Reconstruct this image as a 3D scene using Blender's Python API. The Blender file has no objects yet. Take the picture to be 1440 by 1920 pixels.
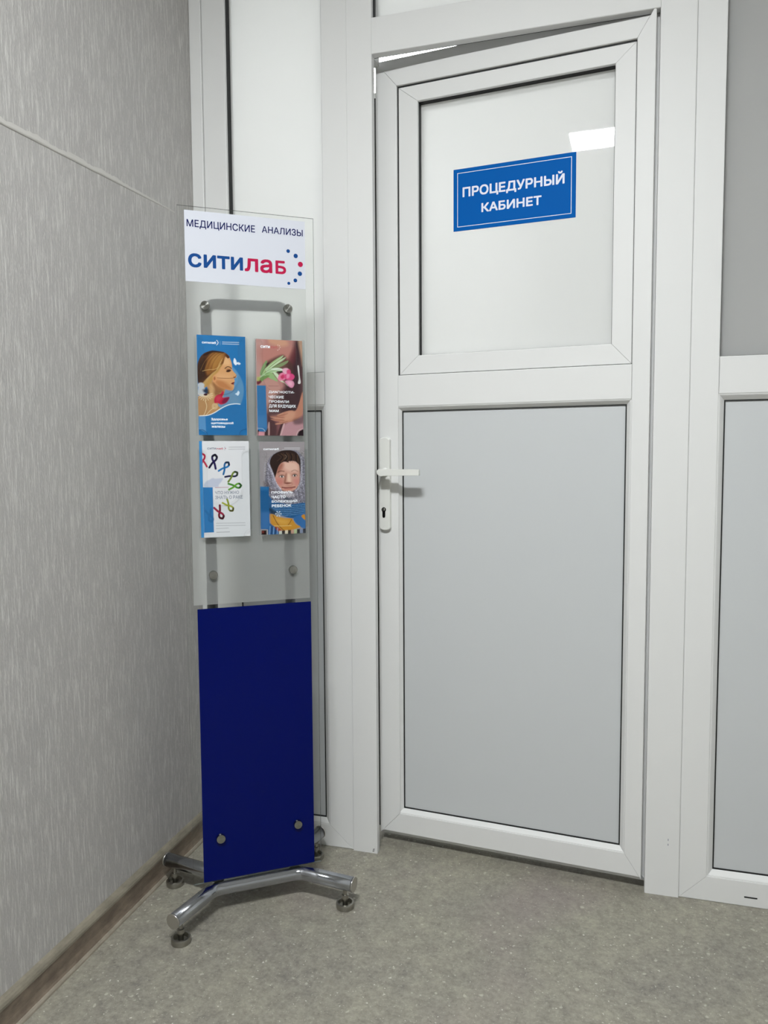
import bpy, bmesh, math
import numpy as np
from mathutils import Vector, Matrix
from mathutils.geometry import tessellate_polygon

S = bpy.context.scene
COL = S.collection

# ------------------------------------------------------------------ camera, world, light, exposure
cam_d = bpy.data.cameras.new('camera')
cam = bpy.data.objects.new('camera', cam_d)
COL.objects.link(cam)
cam_d.sensor_fit = 'VERTICAL'; cam_d.sensor_height = 24.0
cam_d.lens = 1413.49 * 24.0 / 1920.0
cam_d.clip_start = 0.02
_R = Vector((0.96048203, 0.27826791, -0.00642206))
_U = Vector((-0.01366685, 0.07019274, 0.99743982))
_F = Vector((-0.27800628, 0.95793525, -0.07122191))
_m = Matrix.Identity(4)
for i in range(3):
    _m[i][0] = _R[i]; _m[i][1] = _U[i]; _m[i][2] = -_F[i]
_m[0][3], _m[1][3], _m[2][3] = 0.76254, -1.861704, 1.05262
cam.matrix_world = _m
S.camera = cam

w = bpy.data.worlds.new('world'); S.world = w; w.use_nodes = True
w.node_tree.nodes['Background'].inputs[0].default_value = (0.8, 0.85, 0.9, 1)
w.node_tree.nodes['Background'].inputs[1].default_value = 0.05

LAMP_FRONT = 190.0      # strength of the ceiling panel in this room
LAMP_REAR = 27.5      # strength of the ceiling panel in the room behind the partition
S.view_settings.view_transform = 'Standard'
S.view_settings.look = 'None'
S.view_settings.gamma = 1.0
S.view_settings.use_curve_mapping = False
S.view_settings.exposure = 0.0

# ------------------------------------------------------------------ helpers
def lin(c):
    if isinstance(c, str):
        c = tuple(int(c[i:i+2], 16) / 255 for i in (0, 2, 4))
    return tuple(((v / 12.92) if v <= 0.04045 else ((v + 0.055) / 1.055) ** 2.4) for v in c)

def mat(name, col, rough=0.5, metal=0.0, spec=0.5, bump=None):
    m = bpy.data.materials.new(name); m.use_nodes = True
    b = m.node_tree.nodes['Principled BSDF']
    b.inputs['Base Color'].default_value = (*lin(col), 1)
    b.inputs['Roughness'].default_value = rough
    b.inputs['Metallic'].default_value = metal
    b.inputs['Specular IOR Level'].default_value = spec
    if bump:
        nt = m.node_tree
        tc = nt.nodes.new('ShaderNodeTexCoord'); n = nt.nodes.new('ShaderNodeTexNoise')
        n.inputs['Scale'].default_value = bump[0]; n.inputs['Detail'].default_value = 3
        bp = nt.nodes.new('ShaderNodeBump'); bp.inputs['Strength'].default_value = bump[1]
        bp.inputs['Distance'].default_value = 0.001
        nt.links.new(tc.outputs['Object'], n.inputs['Vector'])
        nt.links.new(n.outputs['Fac'], bp.inputs['Height'])
        nt.links.new(bp.outputs['Normal'], b.inputs['Normal'])
    return m

def empty(name, loc=(0, 0, 0), rz=0.0, **kw):
    o = bpy.data.objects.new(name, None); COL.objects.link(o)
    o.location = loc; o.rotation_euler = (0, 0, rz); o.empty_display_size = 0.05
    for k, v in kw.items(): o[k] = v
    return o

def fin(name, bm, m, parent=None, smooth=False, **kw):
    bmesh.ops.recalc_face_normals(bm, faces=bm.faces)
    me = bpy.data.meshes.new(name); bm.to_mesh(me); bm.free()
    for mm in (m if isinstance(m, (list, tuple)) else [m]): me.materials.append(mm)
    if smooth:
        for p in me.polygons: p.use_smooth = True
    o = bpy.data.objects.new(name, me); COL.objects.link(o)
    if parent is not None: o.parent = parent
    for k, v in kw.items(): o[k] = v
    return o

def box(name, x0, x1, y0, y1, z0, z1, m, parent=None, bev=0.0, **kw):
    bm = bmesh.new()
    vs = [bm.verts.new(p) for p in ((x0,y0,z0),(x1,y0,z0),(x1,y1,z0),(x0,y1,z0),(x0,y0,z1),(x1,y0,z1),(x1,y1,z1),(x0,y1,z1))]
    for f in ((0,3,2,1),(4,5,6,7),(0,1,5,4),(1,2,6,5),(2,3,7,6),(3,0,4,7)):
        bm.faces.new([vs[i] for i in f])
    if bev: bmesh.ops.bevel(bm, geom=bm.edges[:], offset=bev, segments=2, affect='EDGES', profile=0.5)
    return fin(name, bm, m, parent, **kw)

def extr(name, pts, y0, y1, m, parent=None, bev=0.0, edge_mat=None, **kw):
    """polygon in the (x, z) plane given depth y0..y1"""
    bm = bmesh.new(); n = len(pts)
    cx, cz = sum(p[0] for p in pts)/n, sum(p[1] for p in pts)/n
    rings = []
    if bev:                                         # rounded front edge for convex outlines
        for k in range(4):
            t = math.pi/2*k/3; ins = bev*(1-math.sin(t)); dy = bev*(1-math.cos(t))
            row = []
            for p in pts:
                d = math.hypot(p[0]-cx, p[1]-cz) + 1e-9
                row.append(bm.verts.new((p[0]-(p[0]-cx)/d*ins*0.7, y0+dy, p[1]-(p[1]-cz)/d*ins*0.7)))
            rings.append(row)
    else: rings.append([bm.verts.new((p[0], y0, p[1])) for p in pts])
    rings.append([bm.verts.new((p[0], y1, p[1])) for p in pts])
    tri = tessellate_polygon([[Vector((p[0], p[1], 0)) for p in pts]])
    for t in tri:
        bm.faces.new([rings[0][i] for i in t]); bm.faces.new([rings[-1][i] for i in t][::-1])
    for A, B in zip(rings, rings[1:]):
        for i in range(n):
            f = bm.faces.new((A[i], A[(i+1) % n], B[(i+1) % n], B[i]))
            if edge_mat: f.material_index = 1
    return fin(name, bm, [m, edge_mat] if edge_mat else m, parent, **kw)

def bar(name, o0, o1, i0, i1, prof, m, parent, gap=0.0004, **kw):
    """mitred bar: outer line o0-o1, inner line i0-i1, profile [(t 0..1, y)]"""
    o0, o1, i0, i1 = map(Vector, (o0, o1, i0, i1))
    d = (o1 - o0).normalized() * gap
    bm = bmesh.new(); A = []; B = []
    for t, y in prof:
        a = o0.lerp(i0, t) + d; b = o1.lerp(i1, t) - d
        A.append(bm.verts.new((a.x, y, a.y))); B.append(bm.verts.new((b.x, y, b.y)))
    n = len(prof)
    for i in range(n): bm.faces.new((A[i], A[(i+1) % n], B[(i+1) % n], B[i]))
    bm.faces.new(A[::-1]); bm.faces.new(B)
    bmesh.ops.triangulate(bm, faces=[f for f in bm.faces if len(f.verts) > 4])
    return fin(name, bm, m, parent, **kw)

def pf(W, y0, y1, r=0.002, lip=None, inset=0.0, inset2=0.0):
    """flat bar profile of width W with eased front edges"""
    p = [(0, y1), (0, y0 + r), (r*0.3/W, y0 + r*0.3), (r/W, y0), (1 - r/W, y0), (1 - r*0.3/W, y0 + r*0.3), (1, y0 + r)]
    if lip: p += [(1, lip), (1 - inset/W, lip + 0.0005), (1 - inset/W, y1)]
    else: p += [(1, y1)]
    return p

def frame4(x0, x1, z0, z1, Wl, Wr, Wb, Wt, profs, m, parent, names=('stile', 'stile', 'bottom_rail', 'top_rail')):
    X0, X1, Z0, Z1 = x0 + Wl, x1 - Wr, z0 + Wb, z1 - Wt
    pl, pr, pb, pt = profs
    bar(names[0], (x0, z0), (x0, z1), (X0, Z0), (X0, Z1), pl, m, parent)
    bar(names[1], (x1, z0), (x1, z1), (X1, Z0), (X1, Z1), pr, m, parent)
    bar(names[2], (x0, z0), (x1, z0), (X0, Z0), (X1, Z0), pb, m, parent)
    bar(names[3], (x0, z1), (x1, z1), (X0, Z1), (X1, Z1), pt, m, parent)

def ringmesh(name, x0, x1, z0, z1, t, y0, y1, m, parent, **kw):
    bm = bmesh.new()
    def loop(a, y): return [bm.verts.new(p) for p in ((x0+a,y,z0+a),(x1-a,y,z0+a),(x1-a,y,z1-a),(x0+a,y,z1-a))]
    L = [loop(0, y0), loop(t, y0), loop(t, y1), loop(0, y1)]
    for k in range(4):
        a, b = L[k], L[(k+1) % 4]
        for i in range(4): bm.faces.new((a[i], a[(i+1) % 4], b[(i+1) % 4], b[i]))
    return fin(name, bm, m, parent, **kw)

def beads(x0, x1, z0, z1, W, y0, y1, m, parent):
    """sloped glazing bead inside an opening; four mitred strips"""
    pr = [(0, y1 + 0.012), (0, y0), (0.12, y0), (0.3, y0 + 0.0015), (1, y1), (1, y1 + 0.012)]
    X0, X1, Z0, Z1 = x0 + W, x1 - W, z0 + W, z1 - W
    for o0, o1, i0, i1 in (((x0,z0),(x0,z1),(X0,Z0),(X0,Z1)), ((x1,z0),(x1,z1),(X1,Z0),(X1,Z1)),
                           ((x0,z0),(x1,z0),(X0,Z0),(X1,Z0)), ((x0,z1),(x1,z1),(X0,Z1),(X1,Z1))):
        bar('glazing_bead', o0, o1, i0, i1, pr, m, parent, gap=0.0002)

def tube(name, pts, r, m, parent=None, seg=20, cap=True, **kw):
    bm = bmesh.new(); pts = [Vector(p) for p in pts]; rings = []
    up = Vector((0, 0, 1)); prev = None
    for i, p in enumerate(pts):
        t = (pts[min(i+1, len(pts)-1)] - pts[max(i-1, 0)]).normalized()
        if prev is None:
            a = t.cross(up if abs(t.z) < 0.9 else Vector((0, 1, 0))).normalized()
        else:
            a = (prev - t * prev.dot(t)).normalized()
        prev = a; b = t.cross(a)
        rings.append([bm.verts.new(p + (a*math.cos(2*math.pi*k/seg) + b*math.sin(2*math.pi*k/seg))*r) for k in range(seg)])
    for A, B in zip(rings, rings[1:]):
        for k in range(seg):
            f = bm.faces.new((A[k], A[(k+1) % seg], B[(k+1) % seg], B[k])); f.smooth = True
    if cap: bm.faces.new(rings[0][::-1]); bm.faces.new(rings[-1])
    return fin(name, bm, m, parent, **kw)

def lathe(name, prof, loc, axis, m, parent=None, seg=28, smooth=True, **kw):
    """profile [(r, h)] turned about axis ('Z' or 'Y': h runs towards -y)"""
    bm = bmesh.new(); L = []
    for r, h in prof:
        row = []
        for k in range(seg):
            a = 2*math.pi*k/seg
            p = (r*math.cos(a), r*math.sin(a), h) if axis == 'Z' else (r*math.cos(a), -h, r*math.sin(a))
            row.append(bm.verts.new((loc[0]+p[0], loc[1]+p[1], loc[2]+p[2])))
        L.append(row)
    for A, B in zip(L, L[1:]):
        for k in range(seg): bm.faces.new((A[k], A[(k+1) % seg], B[(k+1) % seg], B[k]))
    bm.faces.new(L[0]); bm.faces.new(L[-1])
    o = fin(name, bm, m, parent, **kw)
    if smooth:
        for p in o.data.polygons:
            if len(p.vertices) == 4: p.use_smooth = True
        try: o.data.set_sharp_from_angle(angle=math.radians(35))
        except Exception: pass
    return o

def fillet(pts, r, n=7):
    """round the inner corners of a polyline"""
    P = [Vector(p) for p in pts]; out = [P[0]]
    for i in range(1, len(P)-1):
        a = (P[i-1]-P[i]).normalized(); b = (P[i+1]-P[i]).normalized()
        ang = a.angle(b); t = r / math.tan(ang/2)
        p0 = P[i] + a*t; p1 = P[i] + b*t
        c = P[i] + (a+b).normalized() * (r / math.sin(ang/2))
        v0 = p0-c; v1 = p1-c; tot = v0.angle(v1); ax = v0.cross(v1).normalized()
        for k in range(n+1): out.append(c + Matrix.Rotation(tot*k/n, 3, ax) @ v0)
    out.append(P[-1]); return out

def glyphs(s, bands):
    """outline of the built-in font filled by the non-zero rule, as thin horizontal strips; 1 unit = the em"""
    cu = bpy.data.curves.new('t', 'FONT'); cu.body = s; cu.size = 1.0; cu.resolution_u = 5; cu.fill_mode = 'NONE'
    t = bpy.data.objects.new('t', cu); COL.objects.link(t)
    me = bpy.data.meshes.new_from_object(t)
    co = np.zeros(len(me.vertices)*3); me.vertices.foreach_get('co', co); co = co.reshape(-1, 3)[:, :2]
    ed = np.zeros(len(me.edges)*2, int); me.edges.foreach_get('vertices', ed); ed = ed.reshape(-1, 2)
    bpy.data.objects.remove(t); bpy.data.curves.remove(cu); bpy.data.meshes.remove(me)
    # walk each loop so that all its edges run the same way round, in the order of its points
    nb = {}
    for u, v in ed: nb.setdefault(u, []).append(v); nb.setdefault(v, []).append(u)
    seen = set(); E = []
    for st_ in range(len(co)):
        if st_ in seen or st_ not in nb: continue
        cur = st_; seen.add(cur); nxt = cur+1 if (cur+1) in nb[cur] else nb[cur][0]
        while True:
            E.append((cur, nxt))
            if nxt == st_: break
            seen.add(nxt); o = [q for q in nb[nxt] if q != cur]; cur, nxt = nxt, (o[0] if o else st_)
    E = np.array(E); A, B = co[E[:, 0]], co[E[:, 1]]
    lo, hi = co[:, 1].min(), co[:, 1].max(); dh = (hi-lo)/bands; rects = []
    for k in range(bands):
        y = lo + (k+0.5)*dh
        m_ = (A[:, 1] > y) != (B[:, 1] > y)
        a_, b_ = A[m_], B[m_]
        x = a_[:, 0] + (y-a_[:, 1])/(b_[:, 1]-a_[:, 1])*(b_[:, 0]-a_[:, 0]); sg = np.where(b_[:, 1] > a_[:, 1], 1, -1)
        wn = 0; x0 = 0
        for i in np.argsort(x):
            if wn == 0: x0 = x[i]
            wn += sg[i]
            if wn == 0: rects.append((x0, x[i], lo+k*dh, lo+(k+1)*dh))
    return np.array(rects), co.min(0), co.max(0)

def text(name, s, x0, x1, z0, z1, y, m, parent, weight=0.0, th=0.00025, bands=44, **kw):
    """flat lettering fitted to the box x0..x1, z0..z1, on the plane y (front side towards -y)"""
    R, a, b = glyphs(s, bands)
    hgt = (z1-z0)/(b[1]-a[1]); bw = weight*hgt
    X0, X1, Zb, Zt = x0+bw, x1-bw, z0+bw, z1-bw
    fx = lambda v: X0 + (v-a[0])/(b[0]-a[0])*(X1-X0)
    fz = lambda v: Zb + (v-a[1])/(b[1]-a[1])*(Zt-Zb)
    l, r_, d, u = fx(R[:, 0]), fx(R[:, 1]), fz(R[:, 2]), fz(R[:, 3])
    if bw > 0: l = l-bw; r_ = r_+bw
    V = []; P = []
    for j, dz in enumerate((0,) if bw <= 0 else (0, -bw, bw)):
        ll, rr = (l, r_) if dz == 0 else (l+bw*0.35, r_-bw*0.35)
        yy = np.full(len(l), y-th-2e-6*j); k = len(V)*4*len(l)
        V.append(np.stack([ll, yy, d+dz, rr, yy, d+dz, rr, yy, u+dz, ll, yy, u+dz], 1).reshape(-1, 3))
        P += [(k+4*i, k+4*i+1, k+4*i+2, k+4*i+3) for i in range(len(l))]
    me = bpy.data.meshes.new(name); me.from_pydata(np.concatenate(V).tolist(), [], P)
    me.materials.append(m)
    o = bpy.data.objects.new(name, me); COL.objects.link(o); o.parent = parent
    for k_, v in kw.items(): o[k_] = v
    return o

# ------------------------------------------------------------------ materials
PVC = mat('white_pvc', (0.86, 0.86, 0.855), 0.5, spec=0.35, bump=(9, 0.05))
PVC_PANEL = mat('white_pvc_panel', (0.765, 0.775, 0.78), 0.45, bump=(4, 0.05))
RUBBER = mat('black_rubber', '0c0d0d', 0.6)
HANDLE = mat('white_painted_metal', (0.87, 0.87, 0.85), 0.25)
BLACKM = mat('black_metal', '101010', 0.25, 0.6)
WALLP = mat('white_plaster', (0.86, 0.86, 0.85), 0.8, bump=(60, 0.2))
CEIL = mat('ceiling_white', (0.85, 0.85, 0.84), 0.85)
CHROME = mat('chrome', (0.66, 0.67, 0.69), 0.13, 1.0)
STEEL = mat('brushed_steel', (0.78, 0.77, 0.75), 0.3, 1.0)
DARKST = mat('dark_steel', (0.62, 0.61, 0.58), 0.3, 1.0)
GREYTUBE = mat('grey_frame_tube', (0.42, 0.43, 0.44), 0.4, 0.3)
BLUEFILM = mat('blue_film', (0.0, 0.045, 0.335), 0.2, 0, 0.15)
PAPER = mat('white_paper', (0.79, 0.80, 0.835), 0.6, spec=0.2)
SIGNBLUE = mat('sign_blue', '0259a8', 0.6, spec=0.06)
SIGNWHITE = mat('sign_white', (0.86, 0.88, 0.93), 0.5)
NAVY = mat('print_navy', '0e1650', 0.6, spec=0.1)
LBLUE = mat('print_blue', '134482', 0.6, spec=0.1)
LRED = mat('print_red', 'b01a46', 0.6, spec=0.1)
PWHITE = mat('print_white', (0.92, 0.94, 0.96), 0.5)
PROSE = mat('print_dull_red', 'a8524e', 0.5)
PGREY = mat('print_grey', '6d7585', 0.5)

def brushed(m):
    nt = m.node_tree; b = nt.nodes['Principled BSDF']
    b.inputs['Anisotropic'].default_value = 0.6
brushed(STEEL)
CAP = mat('turned_steel', (0.60, 0.60, 0.58), 0.24, 1.0)
_nt = CAP.node_tree; _b = _nt.nodes['Principled BSDF']; _b.inputs['Anisotropic'].default_value = 0.85
_t = _nt.nodes.new('ShaderNodeTangent'); _t.direction_type = 'RADIAL'; _t.axis = 'Y'
_nt.links.new(_t.outputs[0], _b.inputs['Tangent'])

def clear_mat(name, tint=(0.985, 0.99, 0.985), gl=1.0):
    m = bpy.data.materials.new(name); m.use_nodes = True; nt = m.node_tree; nt.nodes.clear()
    out = nt.nodes.new('ShaderNodeOutputMaterial'); mx = nt.nodes.new('ShaderNodeMixShader')
    tr = nt.nodes.new('ShaderNodeBsdfTransparent'); g = nt.nodes.new('ShaderNodeBsdfGlossy')
    fr = nt.nodes.new('ShaderNodeFresnel'); fr.inputs[0].default_value = 1.45
    mu = nt.nodes.new('ShaderNodeMath'); mu.operation = 'MULTIPLY'; mu.inputs[1].default_value = gl
    tr.inputs[0].default_value = (*tint, 1); g.inputs['Roughness'].default_value = 0.02
    ge = nt.nodes.new('ShaderNodeNewGeometry'); inv = nt.nodes.new('ShaderNodeMath'); inv.operation = 'SUBTRACT'; inv.inputs[0].default_value = 1.0
    m3 = nt.nodes.new('ShaderNodeMath'); m3.operation = 'MULTIPLY'
    nt.links.new(ge.outputs['Backfacing'], inv.inputs[1]); nt.links.new(fr.outputs[0], mu.inputs[0])
    nt.links.new(mu.outputs[0], m3.inputs[0]); nt.links.new(inv.outputs[0], m3.inputs[1]); nt.links.new(m3.outputs[0], mx.inputs[0])
    nt.links.new(tr.outputs[0], mx.inputs[1]); nt.links.new(g.outputs[0], mx.inputs[2])
    nt.links.new(mx.outputs[0], out.inputs[0]); return m
ACRYL = clear_mat('clear_acrylic', gl=0.55)
POCK = clear_mat('pocket_acrylic', tint=(0.985, 0.99, 0.99), gl=0.35)
CLEARG = clear_mat('clear_glass', gl=0.2)

def edge_mat(name, col, a=0.5):
    m = bpy.data.materials.new(name); m.use_nodes = True; nt = m.node_tree
    out = nt.nodes['Material Output']; b = nt.nodes['Principled BSDF']
    b.inputs['Base Color'].default_value = (*lin(col), 1); b.inputs['Roughness'].default_value = 0.2
    tr = nt.nodes.new('ShaderNodeBsdfTransparent'); mx = nt.nodes.new('ShaderNodeMixShader'); mx.inputs[0].default_value = a
    nt.links.new(tr.outputs[0], mx.inputs[1]); nt.links.new(b.outputs[0], mx.inputs[2]); nt.links.new(mx.outputs[0], out.inputs[0])
    return m
EDGE = edge_mat('acrylic_edge', (0.42, 0.44, 0.43), 0.75)
PEDGE = edge_mat('pocket_edge', (0.50, 0.54, 0.56), 0.85)

def opal_glass(name, wt, wd):
    """glass with an opal film: lets light through diffusely, mirror-like in front"""
    m = bpy.data.materials.new(name); m.use_nodes = True; nt = m.node_tree; nt.nodes.clear()
    out = nt.nodes.new('ShaderNodeOutputMaterial')
    t = nt.nodes.new('ShaderNodeBsdfTranslucent'); t.inputs[0].default_value = (wt, wt, wt*0.985, 1)
    d = nt.nodes.new('ShaderNodeBsdfDiffuse'); d.inputs[0].default_value = (wd, wd, wd*0.985, 1)
    ad = nt.nodes.new('ShaderNodeAddShader')
    g = nt.nodes.new('ShaderNodeBsdfGlossy'); g.inputs['Roughness'].default_value = 0.015
    fr = nt.nodes.new('ShaderNodeFresnel'); fr.inputs[0].default_value = 1.5
    mx = nt.nodes.new('ShaderNodeMixShader')
    nt.links.new(t.outputs[0], ad.inputs[0]); nt.links.new(d.outputs[0], ad.inputs[1])
    nt.links.new(fr.outputs[0], mx.inputs[0]); nt.links.new(ad.outputs[0], mx.inputs[1]); nt.links.new(g.outputs[0], mx.inputs[2])
    nt.links.new(mx.outputs[0], out.inputs[0]); return m
OPAL = opal_glass('opal_glass', 0.5, 0.38)

def frosted():
    m = bpy.data.materials.new('frosted_film'); m.use_nodes = True; nt = m.node_tree; nt.nodes.clear()
    out = nt.nodes.new('ShaderNodeOutputMaterial')
    r = nt.nodes.new('ShaderNodeBsdfRefraction'); r.inputs['Roughness'].default_value = 0.34; r.inputs['IOR'].default_value = 1.25
    r.inputs[0].default_value = (0.975, 0.98, 0.97, 1)
    d = nt.nodes.new('ShaderNodeBsdfDiffuse'); d.inputs[0].default_value = (0.72, 0.73, 0.72, 1)
    tr = nt.nodes.new('ShaderNodeBsdfTransparent'); tr.inputs[0].default_value = (0.9, 0.92, 0.92, 1)
    m1 = nt.nodes.new('ShaderNodeMixShader'); m1.inputs[0].default_value = 0.15
    m2 = nt.nodes.new('ShaderNodeMixShader'); m2.inputs[0].default_value = 0.18
    nt.links.new(r.outputs[0], m1.inputs[1]); nt.links.new(tr.outputs[0], m1.inputs[2])
    nt.links.new(m1.outputs[0], m2.inputs[1]); nt.links.new(d.outputs[0], m2.inputs[2]); nt.links.new(m2.outputs[0], out.inputs[0])
    return m
FROST = frosted()

def emit(name, col, st):
    m = bpy.data.materials.new(name); m.use_nodes = True; nt = m.node_tree; nt.nodes.clear()
    out = nt.nodes.new('ShaderNodeOutputMaterial'); e = nt.nodes.new('ShaderNodeEmission')
    e.inputs[0].default_value = (*col, 1); e.inputs[1].default_value = st
    nt.links.new(e.outputs[0], out.inputs[0]); return m

def nodes(m):
    return m.node_tree, m.node_tree.nodes['Principled BSDF']
def ramp(nt, a, b, ca, cb):
    r = nt.nodes.new('ShaderNodeValToRGB'); e = r.color_ramp.elements
    e[0].position = a; e[1].position = b; e[0].color = (*ca, 1); e[1].color = (*cb, 1); return r
def noise(nt, vec, sc, det=4, rough=0.55):
    n = nt.nodes.new('ShaderNodeTexNoise'); n.inputs['Scale'].default_value = sc
    n.inputs['Detail'].default_value = det; n.inputs['Roughness'].default_value = rough
    nt.links.new(vec, n.inputs['Vector']); return n
def mixc(nt, fac, a, b, mode='MIX'):
    x = nt.nodes.new('ShaderNodeMix'); x.data_type = 'RGBA'; x.blend_type = mode
    if isinstance(fac, float): x.inputs[0].default_value = fac
    else: nt.links.new(fac, x.inputs[0])
    for s, v in ((6, a), (7, b)):
        if isinstance(v, tuple): x.inputs[s].default_value = (*v, 1)
        else: nt.links.new(v, x.inputs[s])
    return x.outputs[2]

def wallpaper():
    m = mat('vertical_textured_wallpaper', 'a8a5a2', 0.62); nt, b = nodes(m)
    tc = nt.nodes.new('ShaderNodeTexCoord')
    def mp(s):
        k = nt.nodes.new('ShaderNodeMapping'); k.inputs['Scale'].default_value = s
        nt.links.new(tc.outputs['Object'], k.inputs['Vector']); return k.outputs[0]
    n1 = noise(nt, mp((1, 230, 20)), 1.0, 3, 0.6)      # vertical threads
    n2 = noise(nt, mp((1, 420, 110)), 1.0, 2, 0.6)
    n3 = noise(nt, mp((1, 5, 4)), 1.0, 4, 0.6)          # broad mottling
    r1 = ramp(nt, 0.50, 0.68, (0, 0, 0), (1, 1, 1)); nt.links.new(n1.outputs[0], r1.inputs[0])
    r2 = ramp(nt, 0.56, 0.72, (0, 0, 0), (1, 1, 1)); nt.links.new(n2.outputs[0], r2.inputs[0])
    c = mixc(nt, n3.outputs[0], lin('a7a3a1'), lin('b0aeab'))
    c = mixc(nt, r1.outputs[0], c, lin('c6c4c0'))
    c2 = nt.nodes.new('ShaderNodeMath'); c2.operation = 'MULTIPLY'; c2.inputs[1].default_value = 0.45
    nt.links.new(r2.outputs[0], c2.inputs[0])
    c = mixc(nt, c2.outputs[0], c, lin('d2d0cb'))
    nt.links.new(c, b.inputs['Base Color'])
    ad = nt.nodes.new('ShaderNodeMath'); ad.operation = 'ADD'
    nt.links.new(n1.outputs[0], ad.inputs[0]); nt.links.new(n2.outputs[0], ad.inputs[1])
    bp = nt.nodes.new('ShaderNodeBump'); bp.inputs['Strength'].default_value = 0.55; bp.inputs['Distance'].default_value = 0.0012
    nt.links.new(ad.outputs[0], bp.inputs['Height']); nt.links.new(bp.outputs[0], b.inputs['Normal'])
    return m
WALLPAPER = wallpaper()

def lino():
    m = mat('mottled_linoleum', '77736a', 0.42); nt, b = nodes(m)
    tc = nt.nodes.new('ShaderNodeTexCoord'); V = tc.outputs['Object']
    n1 = noise(nt, V, 3.6, 5, 0.6); n2 = noise(nt, V, 30, 9, 0.72); n3 = noise(nt, V, 110, 8, 0.75)
    r1 = ramp(nt, 0.36, 0.64, lin('7b7771'), lin('969283')); nt.links.new(n1.outputs[0], r1.inputs[0])
    r2 = ramp(nt, 0.39, 0.61, lin('645f5a'), lin('aca896')); nt.links.new(n2.outputs[0], r2.inputs[0])
    c = mixc(nt, 0.42, r1.outputs[0], r2.outputs[0])
    r3 = ramp(nt, 0.38, 0.66, lin('5f5c56'), lin('b3af9f')); nt.links.new(n3.outputs[0], r3.inputs[0])
    c = mixc(nt, 0.32, c, r3.outputs[0])
    n4 = noise(nt, V, 2.3, 3, 0.5); r4 = ramp(nt, 0.55, 0.72, (0, 0, 0), (0.35, 0.35, 0.35)); nt.links.new(n4.outputs[0], r4.inputs[0])
    c = mixc(nt, r4.outputs[0], c, lin('8f8080'))
    for sc, th, colr, gate in ((70, 0.08, 'dedad0', 0.55), (150, 0.13, 'c6c2b4', 0.5), (105, 0.07, '36332f', 0.55), (38, 0.10, 'bab6a8', 0.7)):
        nv = noise(nt, V, sc*1.6, 2)
        vm = nt.nodes.new('ShaderNodeVectorMath'); vm.operation = 'SCALE'; vm.inputs['Scale'].default_value = 0.012
        nt.links.new(nv.outputs['Color'], vm.inputs[0])
        va = nt.nodes.new('ShaderNodeVectorMath'); va.operation = 'ADD'
        nt.links.new(V, va.inputs[0]); nt.links.new(vm.outputs[0], va.inputs[1])
        vo = nt.nodes.new('ShaderNodeTexVoronoi'); vo.inputs['Scale'].default_value = sc; nt.links.new(va.outputs[0], vo.inputs['Vector'])
        r = ramp(nt, th, th + 0.07, (1, 1, 1), (0, 0, 0)); nt.links.new(vo.outputs['Distance'], r.inputs[0])
        g = nt.nodes.new('ShaderNodeSeparateColor'); nt.links.new(vo.outputs['Color'], g.inputs[0])
        gt = nt.nodes.new('ShaderNodeMath'); gt.operation = 'GREATER_THAN'; gt.inputs[1].default_value = gate
        nt.links.new(g.outputs[0], gt.inputs[0])
        mu = nt.nodes.new('ShaderNodeMath'); mu.operation = 'MULTIPLY'
        nt.links.new(r.outputs[0], mu.inputs[0]); nt.links.new(gt.outputs[0], mu.inputs[1])
        mu2 = nt.nodes.new('ShaderNodeMath'); mu2.operation = 'MULTIPLY'; mu2.inputs[1].default_value = 0.7
        nt.links.new(mu.outputs[0], mu2.inputs[0])
        c = mixc(nt, mu2.outputs[0], c, lin(colr))
    nt.links.new(c, b.inputs['Base Color'])
    bp = nt.nodes.new('ShaderNodeBump'); bp.inputs['Strength'].default_value = 0.15; bp.inputs['Distance'].default_value = 0.001
    nt.links.new(n3.outputs[0], bp.inputs['Height']); nt.links.new(bp.outputs[0], b.inputs['Normal'])
    return m
LINO = lino()

def woodish(name, ca, cb):
    m = mat(name, ca, 0.45); nt, b = nodes(m)
    tc = nt.nodes.new('ShaderNodeTexCoord'); k = nt.nodes.new('ShaderNodeMapping')
    k.inputs['Scale'].default_value = (30, 22, 60); nt.links.new(tc.outputs['Object'], k.inputs['Vector'])
    n = noise(nt, k.outputs[0], 1.0, 6, 0.65); r = ramp(nt, 0.35, 0.65, lin(ca), lin(cb))
    nt.links.new(n.outputs[0], r.inputs[0]); nt.links.new(r.outputs[0], b.inputs['Base Color']); return m
SKIRT = woodish('skirting_brown', '605449', '7e7162')
SKIRTLIP = woodish('skirting_lip', '736d60', '8c8576')

# ------------------------------------------------------------------ the setting
W0, WK = -0.3065, 0.0227            # left wall: x = W0 - WK*y (it closes in slightly towards the viewer)
YB, XR, ZC = -4.6, 2.6, 2.6
def prism(name, plan, z0, z1, m, parent=None, **kw):
    bm = bmesh.new(); a = [bm.verts.new((x, y, z0)) for x, y in plan]; b = [bm.verts.new((x, y, z1)) for x, y in plan]; n = len(plan)
    bm.faces.new(a[::-1]); bm.faces.new(b)
    for i in range(n): bm.faces.new((a[i], a[(i+1) % n], b[(i+1) % n], b[i]))
    return fin(name, bm, m, parent, **kw)

box('floor', -1.5, 2.9, YB-0.1, 1.9, -0.1, 0, LINO, kind='structure')
box('ceiling', -1.5, 2.9, YB-0.1, 1.9, ZC, ZC+0.1, CEIL, kind='structure')
wl = prism('wall_left', [(W0-WK*0.065, 0.065), (W0-WK*YB, YB), (W0-WK*YB-0.12, YB), (W0-0.12, 0.065)], 0, ZC, WALLPAPER, kind='structure')
box('wall_right', XR, XR+0.1, YB, 1.8, 0, ZC, WALLP, kind='structure')
box('wall_rear', -0.5, XR, YB-0.1, YB, 0, ZC, WALLP, kind='structure')

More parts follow.
